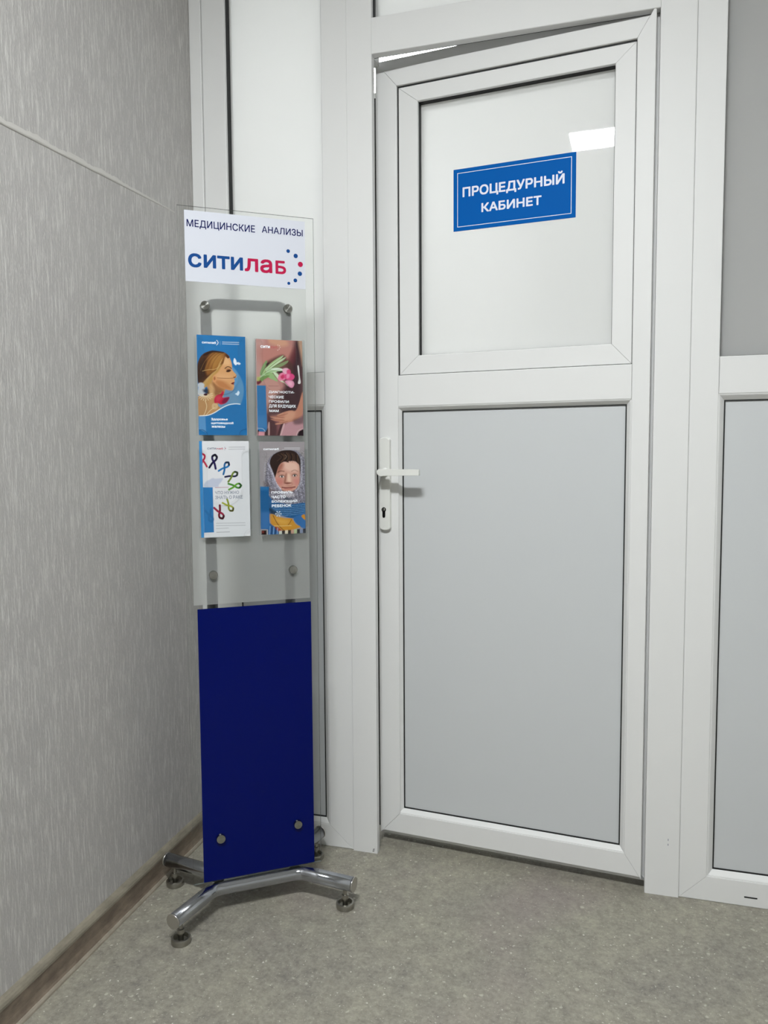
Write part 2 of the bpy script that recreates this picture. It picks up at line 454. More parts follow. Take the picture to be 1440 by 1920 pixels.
# thin smooth ridge in a paler colour over the wallpaper: ragged above, straight below, dying out towards the corner
PALELINE = mat('pale_smooth', 'c2bfba', 0.6, bump=(40, 0.3))
bm = bmesh.new(); rows = []
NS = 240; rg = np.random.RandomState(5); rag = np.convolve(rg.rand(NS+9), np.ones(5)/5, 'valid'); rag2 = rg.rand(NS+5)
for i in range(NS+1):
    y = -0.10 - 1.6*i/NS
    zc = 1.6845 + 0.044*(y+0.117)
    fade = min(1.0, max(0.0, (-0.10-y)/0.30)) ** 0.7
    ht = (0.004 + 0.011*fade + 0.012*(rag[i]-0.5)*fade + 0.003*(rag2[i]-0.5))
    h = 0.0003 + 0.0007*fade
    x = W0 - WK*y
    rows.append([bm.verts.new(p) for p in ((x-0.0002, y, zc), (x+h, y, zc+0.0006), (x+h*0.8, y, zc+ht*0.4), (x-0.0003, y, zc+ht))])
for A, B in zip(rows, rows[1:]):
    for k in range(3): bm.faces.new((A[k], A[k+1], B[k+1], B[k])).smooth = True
fin('pale_line', bm, PALELINE, wl, label='pale smooth line running across the wallpaper')

# skirting along the left wall
sk = empty('baseboard_left', (W0, 0, 0), kind='structure')
def skirt(name, prof, m):
    bm = bmesh.new(); A = []; B = []
    for t, z in prof:
        A.append(bm.verts.new((t, -0.004, z))); B.append(bm.verts.new((t - WK*(YB+0.01), YB+0.01, z)))
    n = len(prof)
    for i in range(n): bm.faces.new((A[i], A[(i+1) % n], B[(i+1) % n], B[i]))
    bm.faces.new(A); bm.faces.new(B[::-1]); return fin(name, bm, m, sk)
skirt('board', [(-0.003, 0.009), (0.0195, 0.009), (0.0165, 0.014), (0.0135, 0.024), (0.0125, 0.040), (0.0125, 0.053), (-0.003, 0.053)], SKIRT)
skirt('top_lip', [(-0.003, 0.052), (0.0135, 0.052), (0.0132, 0.057), (0.011, 0.062), (0.007, 0.0665), (0.001, 0.069), (-0.003, 0.069)], SKIRTLIP)
SKIRTLOW = woodish('skirting_low_lip', '8b8375', 'a1988a')
skirt('bottom_lip', [(-0.003, 0.0), (0.0235, 0.0), (0.0232, 0.004), (0.0205, 0.0095), (-0.003, 0.0095)], SKIRTLOW)

# rooms behind the partition
box('wall_back', -1.4, XR, 1.6, 1.7, 0, ZC, WALLP, kind='structure')
box('wall_side', -1.4, -1.3, 0.065, 1.6, 0, ZC, WALLP, kind='structure')
box('wall_corner', -1.3, W0-0.003, 0.0655, 0.12, 0, ZC, WALLP, kind='structure')
box('wall_divider', 0.905, 1.0, 0.13, 1.6, 0, ZC, WALLP, kind='structure')
ZF = 2.52
box('wall_header', W0, XR, -0.002, 0.075, ZF+0.0005, ZC, WALLP, kind='structure')
XW2 = 2.12
box('wall_front_right', XW2+0.0005, XR, -0.002, 0.075, 0, ZF, WALLP, kind='structure')

# ---- partition: glazing beside, over and right of the door
def pane_set(par, x0, x1, z0, z1, kind):
    if kind == 'glass':
        ringmesh('gasket', x0, x1, z0, z1, 0.0015, 0.010, 0.031, RUBBER, par)
        ringmesh('spacer', x0+0.0015, x1-0.0015, z0+0.0015, z1-0.0015, 0.006, 0.036, 0.046, RUBBER, par)
        o = box('glass_pane', x0, x1, 0.028, 0.034, z0, z1, OPAL, par)
        o.data.materials.append(CLEARG)
        for p in o.data.polygons:
            if p.center.y > 0.0335 or abs(p.normal.y) < 0.5: p.material_index = 1
    else:
        ringmesh('gasket', x0, x1, z0, z1, 0.003, 0.0125, 0.0165, RUBBER, par)
        box('lower_panel', x0, x1, 0.015, 0.035, z0, z1, PVC_PANEL, par)

BW = 0.013
def window(name, x0, x1, Wl, Wr, zt, label):
    e = empty(name, (0, 0, 0), kind='structure')
    y0, y1 = 0.0, 0.062
    frame4(x0, x1, 0.0, zt, Wl-0.0, Wr, 0.074-BW, 0.07, [pf(Wl, y0, y1), pf(Wr, y0, y1), pf(0.061, y0, y1), pf(0.07, y0, y1)], PVC, e)
    a, b = x0+Wl, x1-Wr
    bar('middle_rail', (a, 1.1927+BW*0), (b, 1.1927), (a, 1.2768), (b, 1.2768), pf(0.084, y0, y1), PVC, e)
    pane_set(e, a, b, 1.2768, zt-0.07, 'glass')
    beads(a, b, 0.074-BW, 1.1927, BW, 0.0015, 0.0125, PVC, e)
    pane_set(e, a+BW, b-BW, 0.074, 1.1927-BW, 'panel')
    return e
w1 = window('window_1', -0.2715, 0.1315, 0.0658, 0.0684, ZF, '')
box('cover_strip', W0+0.0005, -0.272, -0.005, 0.06, 0, ZF, PVC, w1, bev=0.002)
w2 = window('window_2', 0.9505, XW2, 0.0617, 0.07, ZF, '')
box('drain_slot', 1.094, 1.122, -0.0006, 0.001, 0.0215, 0.0245, RUBBER, w2)

# door frame with the light over it
df = empty('door_1', (0.53, 0, 0), kind='structure')
ox = -0.53
yl, yd = -0.004, 0.062
A1, A2, AL, AR = 0.1989+ox, 0.8727+ox, 0.1317+ox, 0.9503+ox
TT, TB = 2.137, 2.05
WJ1, WJ2 = A1-AL, AR-A2
bar('door_jamb', (AL, 0), (AL, TB), (A1, 0), (A1, TB), pf(WJ1, yl, yd, lip=0.017, inset=0.022), PVC, df, gap=0)
bar('door_jamb', (AR, 0), (AR, TB), (A2, 0), (A2, TB), pf(WJ2, yl, yd, lip=0.017, inset=0.022), PVC, df, gap=0)
bar('door_jamb', (AL, TB), (AL, ZF), (A1, TB), (A1, ZF), pf(WJ1, yl, yd), PVC, df, gap=0)
bar('door_jamb', (AR, TB), (AR, ZF), (A2, TB), (A2, ZF), pf(WJ2, yl, yd), PVC, df, gap=0)
bar('transom_rail', (A1, TT), (A2, TT), (A1, TB), (A2, TB), pf(TT-TB, yl, yd, lip=0.017, inset=0.040), PVC, df, gap=0.0001)
bar('head_rail', (A1, ZF), (A2, ZF), (A1, ZF-0.07), (A2, ZF-0.07), pf(0.07, yl, yd), PVC, df, gap=0.0001)
pane_set(df, A1, A2, TT, ZF-0.07, 'glass')
# rubber seals on the back of the rebate lip
box('door_seal', A1-0.006, A1-0.0015, 0.0176, 0.022, 0.0, TB, RUBBER, df)
box('door_seal', A1, A2, 0.0176, 0.022, TB+0.0015, TB+0.006, RUBBER, df)
box('door_seal', A2+0.0015, A2+0.006, 0.0176, 0.022, 0.0, TB, RUBBER, df)
# small printed mark and scuffs at the foot of the jambs
for dx, dz, ww, hh in ((-0.0125, 0.0105, 0.003, 0.0012), (-0.0125, 0.0075, 0.0045, 0.0012), (-0.0095, 0.0095, 0.0012, 0.004), (-0.0135, 0.0045, 0.005, 0.0015)):
    box('printed_mark', A1+dx, A1+dx+ww, yl-0.0002, yl+0.0005, dz, dz+hh, RUBBER, df)
for dz in (0.125, 0.137):
    box('scuff', A2+0.051, A2+0.0525, yl-0.0001, yl+0.0005, dz, dz+0.005, PGREY, df)

# ------------------------------------------------------------------ door leaf, standing ajar into the next room
TH = math.radians(-5.24)
leaf = empty('door_2', (0.1885, 0.0600, 0.0), TH, kind='structure')
FL = 0.009; LW = 0.6790; LB, LT = 0.035, 2.0384
def leafprof(W, fl, y0=0.0, y1=0.060):
    r = 0.002
    return [(0, y1), (0, 0.0245), (fl/W, 0.0240), (fl/W, y0+r), ((fl+r*0.3)/W, y0+r*0.3), ((fl+r)/W, y0), (1-r/W, y0), (1-r*0.3/W, y0+r*0.3), (1, y0+r), (1, y1)]
PL, PR, PB, PT = 0.0585, 0.6385, 0.1035, 1.9945       # opening inside the leaf frame
fb, ft = 0.018, 0.036
frame4(-FL, LW+FL, LB-fb, LT+ft, PL+FL, LW+FL-PR, PB-LB+fb-BW, LT+ft-PT,
       [leafprof(PL+FL, FL), leafprof(LW+FL-PR, FL), leafprof(PB-LB+fb-BW, fb), leafprof(LT+ft-PT, ft)], PVC, leaf,
       ('lock_stile', 'hinge_stile', 'bottom_rail', 'top_rail'))
bar('middle_rail', (PL, 1.1865), (PR, 1.1865), (PL, 1.2675), (PR, 1.2675), pf(0.081, 0, 0.06), PVC, leaf)
box('leaf_seal', -0.0155, 0.0005, 0.0222, 0.0238, LB, 1.985, RUBBER, leaf)
# opening sash with the pane
sx0, sx1, sz0, sz1 = PL+0.0035, PR-0.0012, 1.2688, PT-0.0045
sash = empty('window_sash'); sash.parent = leaf
ringmesh('sash_groove', PL, PR, 1.2675, PT, 0.006, 0.0065, 0.012, RUBBER, sash)
SWl, SWr, SWb, SWt = 0.1135-sx0, sx1-0.5915, 1.317-sz0, sz1-1.950
frame4(sx0, sx1, sz0, sz1, SWl, SWr, SWb, SWt, [pf(SWl, .004, .055), pf(SWr, .004, .055), pf(SWb, .004, .055), pf(SWt, .004, .055)], PVC, sash)
ringmesh('gasket', 0.1135, 0.5915, 1.317, 1.950, 0.0012, 0.013, 0.034, RUBBER, sash)
gp = box('glass_pane', 0.1135, 0.5915, 0.028, 0.034, 1.317, 1.950, OPAL, sash)
gp.data.materials.append(CLEARG)
for p in gp.data.polygons:
    if p.center.y > 0.0335 or abs(p.normal.y) < 0.5: p.material_index = 1
# lower panel
beads(PL-0.004, PR+0.0, PB-BW, 1.1865, 0.0105, 0.0015, 0.0125, PVC, leaf)
ringmesh('gasket', PL+0.0065, PR-0.0105, PB-0.0025, 1.176, 0.003, 0.0125, 0.0165, RUBBER, leaf)
box('lower_panel', PL+0.0065, PR-0.0105, 0.015, 0.035, PB-0.0025, 1.176, PVC_PANEL, leaf)

# lever handle on a long plate
dh = empty('door_handle', (0, 0, 0)); dh.parent = leaf
hc, hw, hz0, hz1 = 0.0237, 0.0145, 0.862, 1.107
pts = [(hc + hw*math.cos(a)*1.0, hz1 - 0.008 + 0.008*math.sin(a)) for a in np.linspace(0, math.pi, 13)]
pts += [(hc + hw*math.cos(a), hz0 + 0.008 + 0.008*math.sin(a)) for a in np.linspace(math.pi, 2*math.pi, 13)]
extr('handle_plate', pts, -0.012, 0.0005, HANDLE, dh, bev=0.003)
lathe('lever_neck', [(0.0105, 0.011), (0.0105, 0.020), (0.0085, 0.024), (0.0085, 0.046)], (hc, 0, 1.0165), 'Y', HANDLE, dh)
lp = [(0.1325, 1.0085), (0.1335, 1.0095), (0.1335, 1.0225), (0.1325, 1.0235)]
lp += [(hc+0.016, 1.0245)] + [(hc+0.0065 + 0.0105*math.cos(a), 1.0155 + 0.0095*math.sin(a)) for a in np.linspace(math.pi*0.5, math.pi*1.5, 11)] + [(hc+0.016, 1.0068)]
extr('lever', lp, -0.057, -0.045, HANDLE, dh, bev=0.002)
kc, kz = 0.0212, 0.9170
kp = [(kc + 0.0062*math.cos(a), kz + 0.0062*math.sin(a)) for a in np.linspace(math.radians(-52), math.radians(232), 22)]
kp += [(kc + 0.0038*math.cos(a), kz-0.0175 + 0.0038*math.sin(a)) for a in np.linspace(math.pi, 2*math.pi, 9)]
extr('lock_cylinder', kp, -0.0135, -0.011, BLACKM, dh, bev=0.0004)
lathe('keyway', [(0.0036, 0.0132), (0.0036, 0.0141), (0.003, 0.0144)], (kc, 0, kz), 'Y', DARKST, dh)
box('key_slot', kc-0.0006, kc+0.0006, -0.0147, -0.0140, kz-0.0026, kz+0.0026, RUBBER, dh)

# sign on the pane
sg = empty('door_sign', (0.1885 + 0.3518*math.cos(TH), 0.0600 + 0.3518*math.sin(TH), 1.6240), TH,
           label='blue rectangular sign with white lettering stuck on the glass of the white door', category='sign')
sx, sz = 0.3518, 1.6240
YP = 0.0278
box('sign_board', -0.1512, 0.1512, YP-0.0012, YP, 0.0, 0.1520, SIGNBLUE, sg)
for a, b, c, d in ((-0.1412, 0.1412, 0.0095, 0.0110), (-0.1412, 0.1412, 0.1410, 0.1425), (-0.1412, -0.1397, 0.0110, 0.1410), (0.1397, 0.1412, 0.0110, 0.1410)):
    box('border_line', a, b, YP-0.0015, YP-0.0011, c, d, SIGNWHITE, sg)
text('lettering', 'ПРОЦЕДУРНЫЙ', -0.1275, 0.1245, 0.0775, 0.1125, YP-0.0012, SIGNWHITE, sg, weight=0.03, bands=80)
text('lettering', 'КАБИНЕТ', -0.0790, 0.0700, 0.0395, 0.0615, YP-0.0012, SIGNWHITE, sg, weight=0.03, bands=80)

# ------------------------------------------------------------------ leaflet stand
PH = math.radians(35.8257)
SP = (-0.12302, -0.39039, 0)
st = empty('leaflet_stand', SP, PH, label='tall acrylic leaflet stand with blue lower panel and chrome four-legged base', category='display stand')
# base: two bent chrome tubes with four feet
R_T = 0.0165; ZT = 0.0605
YF, YR = 0.004, 0.082
def base_bar(name, yb, ye, ul=-0.0525, ur=0.3535):
    pts = fillet([(ul, ye, ZT), (0.046, yb, ZT), (0.250, yb, ZT), (ur, ye, ZT)], 0.045, 8)
    o = tube(name, pts, R_T, CHROME, st, seg=28)
    for u, s in ((ul, -1), (ur, 1)):
        b = (0.046 if s < 0 else 0.250)
        d = Vector((u-b, ye-yb, 0)).normalized()
        c = Vector((u, ye, ZT))
        tube('end_cap', [c - d*0.001, c + d*0.0025], R_T*1.02, STEEL, o, seg=28)
        f = c - d*0.022
        lathe('levelling_foot', [(0.0155, 0.0), (0.0205, 0.001), (0.0215, 0.004), (0.0215, 0.012), (0.0205, 0.014), (0.0165, 0.0145), (0.0155, 0.012), (0.0145, 0.006), (0.0065, 0.005), (0.0060, 0.0065), (0.0060, 0.022), (0.0082, 0.023), (0.0082, 0.032), (0.0050, 0.033), (0.0050, 0.047)],
              (f.x, f.y, 0), 'Z', DARKST, o)
    return o
base_bar('front_tube', YF, -0.091)
base_bar('rear_tube', YR, 0.176, -0.047, 0.343)
for u in (0.060, 0.236):
    tube('base_crossbar', [(u, YF, ZT), (u, YR, ZT)], 0.011, CHROME, st, seg=18)
# inner tube frame behind the sheet
UL, UR = 0.0598, 0.2415
fr = fillet([(UL, 0.030, ZT), (UL, 0.030, 1.398), (UR, 0.030, 1.402), (UR, 0.030, ZT)], 0.022, 6)
tube('frame_tube', fr, 0.0122, GREYTUBE, st, seg=20)
# sheets and films
Z0, Z1 = 0.080, 1.5983
extr('clear_sheet', [(0, Z0), (0.3009, Z0), (0.3009, Z1), (0, Z1)], 0.0, 0.005, ACRYL, st, edge_mat=EDGE)
extr('frosted_film', [(0.0150, 0.7268), (0.2810, 0.7268), (0.2810, 1.4380), (0.0150, 1.4380)], -0.0012, -0.0003, FROST, st)
extr('blue_film', [(0.0226, 0.0828), (0.2832, 0.0828), (0.2832, 0.7177), (0.0226, 0.7177)], -0.0014, -0.0003, BLUEFILM, st, label='glossy dark blue film over the lower part')
box('base_edge_strip', 0.0, 0.3009, -0.003, 0.007, 0.0775, 0.0805, ACRYL, st)
ps = empty('paper_sheet', (0, 0, 0)); ps.parent = st; ps['label'] = 'white printed header sheet'
box('sheet', 0.0146, 0.2806, -0.0011, -0.0004, 1.4381, 1.5888, PAPER, ps)
YT = -0.0011
text('lettering', 'МЕДИЦИНСКИЕ', 0.0196, 0.1672, 1.5510, 1.5695, YT, NAVY, ps, weight=0.012)
text('lettering', 'АНАЛИЗЫ', 0.1824, 0.2756, 1.5555, 1.5705, YT, NAVY, ps, weight=0.012)
text('logo_lettering', 'сити', 0.0208, 0.1392, 1.4685, 1.4982, YT, LBLUE, ps, weight=0.022)
text('logo_lettering', 'ла', 0.1428, 0.2046, 1.4680, 1.4978, YT, LRED, ps, weight=0.022)
text('logo_lettering', 'Б', 0.2119, 0.2360, 1.4682, 1.4975, YT, LRED, ps, weight=0.028)
for (u, z, r, mm) in ((0.2414, 1.5204, .0040, LBLUE), (0.2586, 1.5110, .0049, LBLUE), (0.2692, 1.4931, .0058, LRED), (0.2678, 1.4722, .0050, LBLUE), (0.2570, 1.4565, .0043, LBLUE), (0.2418, 1.4490, .0034, LBLUE)):
    lathe('logo_dot', [(r, 0.0), (r, 0.0003)], (u, YT, z), 'Y', mm, ps, seg=24, smooth=False)
# screws
for u, z, r in ((0.0541, 1.3871, .0100), (0.2379, 1.3912, .0100), (0.0592, 0.7939, .0097), (0.2411, 0.7957, .0097), (0.0625, 0.1824, .0105), (0.2434, 0.1848, .0100)):
    lathe('screw_cap', [(r, -0.02), (r, 0.0065), (r*0.93, 0.0078), (r*0.10, 0.0080)], (u, -0.0015, z), 'Y', CAP, st, seg=32)

# pockets
def pocket(u0, u1, z0, z1):
    e = empty('leaflet_pocket'); e.parent = st
    yb, yf = -0.0030, -0.0215
    box('back_plate', u0, u1, yb, yb+0.0012, z0, z1-0.002, POCK, e)
    q = 0.0175; rr = 0.012; a, b = u0+0.0165, u1-0.0195; zc = z1-0.12
    P = [(u0 + q*math.cos(t), z0 + q*math.sin(t)) for t in np.linspace(math.pi/2, 0, 8)]
    P += [(u1 + q*math.cos(t), z0 + q*math.sin(t)) for t in np.linspace(math.pi, math.pi/2, 8)]
    P += [(u1, z1)]
    P += [(b + rr*(1-math.cos(t)) , z1 - rr*(1-math.sin(t))) for t in np.linspace(math.pi/2, 0, 7)]
    P += [((a+b)/2 + (b-a)/2*math.cos(t), zc+0.04 - 0.04*math.sin(t)) for t in np.linspace(0, math.pi, 17)]
    P += [(a - rr*(1-math.cos(t)) , z1 - rr*(1-math.sin(t))) for t in np.linspace(0, math.pi/2, 7)]
    P += [(u0, z1)]
    extr('front_plate', P, yf-0.0012, yf, POCK, e, edge_mat=PEDGE)
    box('side_plate', u0-0.0012, u0, yf-0.0012, yb+0.0012, z0, z1, POCK, e)
    box('side_plate', u1, u1+0.0012, yf-0.0012, yb+0.0012, z0, z1, POCK, e)
    box('pocket_floor', u0+q, u1-q, yf, yb, z0-0.0012, z0, POCK, e)
pocket(0.0300, 0.1408, 1.1045, 1.3190)
pocket(0.1585, 0.2708, 1.1045, 1.3190)
pocket(0.0322, 0.1440, 0.8790, 1.0747)
pocket(0.1642, 0.2738, 0.8800, 1.0742)

# ------------------------------------------------------------------ leaflets with printed covers
def print_mat():
    m = mat('cover_print', 'ffffff', 0.5, spec=0.15); nt, b = nodes(m)
    a = nt.nodes.new('ShaderNodeAttribute'); a.attribute_name = 'ink'
    nt.links.new(a.outputs['Color'], b.inputs['Base Color']); return m
PRINT = print_mat()
INK = 0.80     # the printed inks reflect a little less than a full white

class Art:
    """a printed cover: shapes painted in order on a fine grid of points (drawing units of its own)"""
    def __init__(s, corners, base, nx=150, nz=302):
        s.nx, s.nz = nx, nz
        S_, T_ = np.meshgrid(np.linspace(0, 1, nx), np.linspace(0, 1, nz))
        TL, TR, BR, BL = [np.array(c, float) for c in corners]
        s.S, s.T = S_, T_
        P = (TL*(1-S_[..., None]) + TR*S_[..., None])*(1-T_[..., None]) + (BL*(1-S_[..., None]) + BR*S_[..., None])*T_[..., None]
        s.X, s.Y = P[..., 0], P[..., 1]; s.c = np.empty(P.shape[:2] + (3,)); s.c[:] = lin(base)
        s.rng = np.random.RandomState(3); s.cor = (TL, TR, BR, BL)
    def put(s, a, col):
        a = a[..., None]; s.c = s.c*(1-a) + np.array(lin(col))*a
    @staticmethod
    def spline(pts, n=6, closed=True):
        p = np.array(pts, float); k = len(p); out = []
        for i in range(k if closed else k-1):
            p0, p1, p2, p3 = [p[j % k] if closed else p[min(max(j, 0), k-1)] for j in (i-1, i, i+1, i+2)]
            for t in np.linspace(0, 1, n, endpoint=False):
                out.append(0.5*((2*p1)+(-p0+p2)*t+(2*p0-5*p1+4*p2-p3)*t*t+(-p0+3*p1-3*p2+p3)*t**3))
        if not closed: out.append(p[-1])
        return np.array(out)
    def segd(s, q, closed):
        d = np.full(s.X.shape, 1e9); n = len(q)
        for i in range(n if closed else n-1):
            a, b = q[i], q[(i+1) % n]; ab = b-a; L = ab@ab + 1e-9
            t = np.clip(((s.X-a[0])*ab[0] + (s.Y-a[1])*ab[1])/L, 0, 1)
            d = np.minimum(d, np.hypot(s.X-a[0]-t*ab[0], s.Y-a[1]-t*ab[1]))
        return d
    def poly(s, col, pts, soft=5, al=1.0, sm=True):
        q = s.spline(pts) if sm else np.array(pts, float)
        ins = np.zeros(s.X.shape, bool); n = len(q)
        for i in range(n):
            a, b = q[i], q[(i+1) % n]
            if a[1] == b[1]: continue
            c = ((a[1] > s.Y) != (b[1] > s.Y)) & (s.X < (b[0]-a[0])*(s.Y-a[1])/(b[1]-a[1]) + a[0])
            ins ^= c
        d = s.segd(q, True)*np.where(ins, 1, -1)
        s.put(np.clip(0.5 + d/(2*soft), 0, 1)*al, col)
    def line(s, col, wd, pts, soft=4, al=1.0, sm=True):
        q = s.spline(pts, closed=False) if sm else np.array(pts, float)
        d = wd/2 - s.segd(q, False); s.put(np.clip(0.5 + d/(2*soft), 0, 1)*al, col)
    def ell(s, col, cx, cy, rx, ry, soft=0.12, al=1.0, rot=0):
        c, n = math.cos(rot), math.sin(rot); X, Y = s.X-cx, s.Y-cy
        r = np.hypot((X*c+Y*n)/rx, (-X*n+Y*c)/ry); s.put(np.clip((1-r)/soft + 0.5, 0, 1)*al, col)
    def grain(s, pts, amp, f=3):
        q = s.spline(pts); ins = np.zeros(s.X.shape, bool); n = len(q)
        for i in range(n):
            a, b = q[i], q[(i+1) % n]
            if a[1] == b[1]: continue
            ins ^= ((a[1] > s.Y) != (b[1] > s.Y)) & (s.X < (b[0]-a[0])*(s.Y-a[1])/(b[1]-a[1]) + a[0])
        g = s.rng.rand(s.nz+2, s.nx+2); g = (g[:-2, :-2]+g[1:-1, 1:-1]+0.6*g[:-2, 1:-1]+0.6*g[1:-1, :-2])/3.2; g = 0.5+(g-0.5)*1.7
        s.c[ins] *= (1 + amp*(g[ins]-0.5)*2)[:, None]
    def st(s, x, y):
        """drawing position -> cover position (0..1 across, 0..1 down)"""
        TL, TR, BR, BL = s.cor; u = v = 0.5
        for _ in range(8):
            top = TL+(TR-TL)*u; bot = BL+(BR-BL)*u; p = top+(bot-top)*v
            e = np.array([x, y]) - p
            J = np.array([(TR-TL)*(1-v)+(BR-BL)*v, bot-top]).T
            d = np.linalg.solve(J, e); u += d[0]; v += d[1]
        return u, v

def leaflet(label, group, u0, u1, z0, z1, yfront, art, pages=PWHITE, th=0.0014, tilt=0.0, texts=()):
    c, s_ = math.cos(PH), math.sin(PH)
    um = (u0+u1)/2; ym = yfront + th
    loc = (SP[0] + c*um - s_*ym, SP[1] + s_*um + c*ym, z0)
    e = empty('leaflet', loc, PH, label=label, category='leaflet')
    if group: e['group'] = group
    W, H = u1-u0, z1-z0
    box('pages', -W/2, W/2, -th+0.0001, 0.0, 0.0, H, pages, e)
    if art is not None:
        nx, nz = art.nx, art.nz
        V = np.stack([-W/2 + art.S*W, np.full(art.S.shape, -th-0.00005), H - art.T*H], -1).reshape(-1, 3)
        idx = np.arange(nx*nz).reshape(nz, nx)
        F = np.stack([idx[1:, :-1], idx[1:, 1:], idx[:-1, 1:], idx[:-1, :-1]], -1).reshape(-1, 4)
        me = bpy.data.meshes.new('cover'); me.from_pydata(V.tolist(), [], F.tolist())
        at = me.color_attributes.new('ink', 'FLOAT_COLOR', 'POINT')
        at.data.foreach_set('color', np.concatenate([(np.clip(art.c, 0, 1)**1.15*INK).reshape(-1, 3), np.ones((nx*nz, 1))], 1).ravel().astype(np.float32))
        me.materials.append(PRINT); o = bpy.data.objects.new('cover', me); COL.objects.link(o); o.parent = e
        for t, (x0, y0, x1, y1), mm, wt in texts:   # box in drawing units: left, top, right, bottom
            a, b = art.st(x0, (y0+y1)/2), art.st(x1, (y0+y1)/2)
            vt, vb = art.st((x0+x1)/2, y0)[1], art.st((x0+x1)/2, y1)[1]
            text('lettering', t, -W/2 + a[0]*W, -W/2 + b[0]*W, H - vb*H, H - vt*H, -th-0.0001, mm, e, weight=wt, th=0.00008, bands=30)
    return e

LOGO = 'ситилаб'
# --- cover 1: woman in profile on blue
a = Art([(130, 80), (1000, 110), (1055, 1885), (185, 1880)], '2f80b9')
a.poly('3a86bd', [(100, 60), (560, 60), (560, 400), (100, 600)], soft=120, al=0.4)
a.poly('6d9fc4', [(560, 640), (760, 640), (900, 800), (975, 970), (980, 1150), (930, 1310), (860, 1330), (560, 1440), (400, 1300)], soft=10, al=0.9)
a.poly('8a9aa6', [(640, 1080), (800, 1080), (900, 1200), (900, 1310), (740, 1330), (560, 1420), (560, 1200)], soft=60, al=0.35)
# neck and shoulder
a.poly('c49a6c', [(330, 900), (620, 1000), (640, 1090), (600, 1200), (520, 1330), (560, 1400), (420, 1500), (260, 1540), (180, 1540), (165, 1200), (330, 1120)])
a.poly('b08a62', [(165, 1180), (330, 1230), (330, 1500), (170, 1540)], soft=25, al=0.5)
a.poly('7d4b2c', [(430, 930), (520, 1000), (620, 1060), (560, 1140), (460, 1160), (420, 1060)], soft=30, al=0.6)
a.poly('d9b384', [(380, 980), (450, 1040), (440, 1200), (370, 1200)], soft=25, al=0.8)
# face
a.poly('d8a878', [(560, 430), (680, 430), (735, 520), (765, 620), (768, 690), (800, 740), (848, 795), (842, 840), (808, 860), (818, 900), (802, 950), (810, 1000), (780, 1072), (680, 1060), (560, 1020), (470, 960), (430, 870), (440, 700), (500, 560)])
a.poly('e9c193', [(600, 480), (700, 500), (740, 600), (660, 620), (600, 600)], soft=30, al=0.7)
a.poly('b5764a', [(470, 900), (600, 900), (740, 1000), (760, 1065), (640, 1055), (520, 1010)], soft=35, al=0.7)
a.poly('e2b58a', [(520, 780), (700, 800), (760, 850), (640, 880), (520, 850)], soft=40, al=0.6)
a.line('42261a', 16, [(640, 680), (680, 650), (725, 655), (755, 680)], al=0.9)
a.ell('4b2a1c', 705, 722, 42, 22, soft=0.5, rot=-0.25)
a.ell('8c5a3c', 700, 695, 45, 16, soft=0.6, al=0.6)
a.line('2a1812', 9, [(665, 725), (700, 712), (748, 716)])
a.line('7c4a34', 10, [(500, 850), (640, 856), (800, 848), (845, 800)], al=0.75, soft=4)
a.ell('6e3c28', 815, 835, 22, 10, soft=0.6, al=0.8)
a.poly('7b2f2e', [(750, 952), (790, 925), (820, 930), (800, 950), (812, 965), (780, 965)], soft=4)
a.ell('d9a070', 450, 870, 40, 60, soft=0.4); a.ell('8c5636', 455, 860, 16, 30, soft=0.7, al=0.7)
# hair
a.poly('5d3a22', [(165, 930), (150, 700), (165, 560), (230, 440), (350, 375), (500, 370), (640, 400), (720, 470), (690, 500), (640, 470), (600, 600), (480, 740), (330, 850), (260, 960), (200, 960)])
a.poly('9a6a36', [(310, 560), (380, 420), (500, 390), (640, 420), (600, 560), (470, 720), (330, 800), (290, 700)], soft=25, al=0.9)
a.poly('b88a4c', [(400, 500), (520, 420), (600, 470), (540, 600), (420, 700)], soft=40, al=0.7)
a.poly('3a241a', [(150, 880), (160, 640), (250, 500), (310, 560), (280, 700), (300, 800), (210, 900)], soft=30, al=0.75)
a.poly('37231a', [(250, 440), (380, 365), (480, 365), (620, 390), (560, 400), (420, 395), (300, 450)], soft=8, al=0.9)
a.poly('c19a5c', [(590, 600), (470, 740), (330, 850), (240, 960), (250, 1030), (330, 1000), (420, 900), (430, 820), (520, 740)], soft=12)
for k in range(9):
    o = k*11
    a.line(('e2c48a', '8d6332', 'd4af70')[k % 3], 7, [(590-o*0.6, 500+o), (520-o*0.6, 680+o*0.7), (400-o*0.4, 780+o*0.8), (250+o*0.4, 950+o*0.5)], al=0.75, soft=4)
for k in range(7):
    a.line(('b98c4e', '4a2c18')[k % 2], 7, [(640-k*36, 410), (560-k*30, 440), (470-k*32, 560), (420-k*36, 720)], al=0.55, soft=5)
a.line('d8b87c', 9, [(240, 730), (340, 705), (470, 690), (560, 620)], al=0.8)
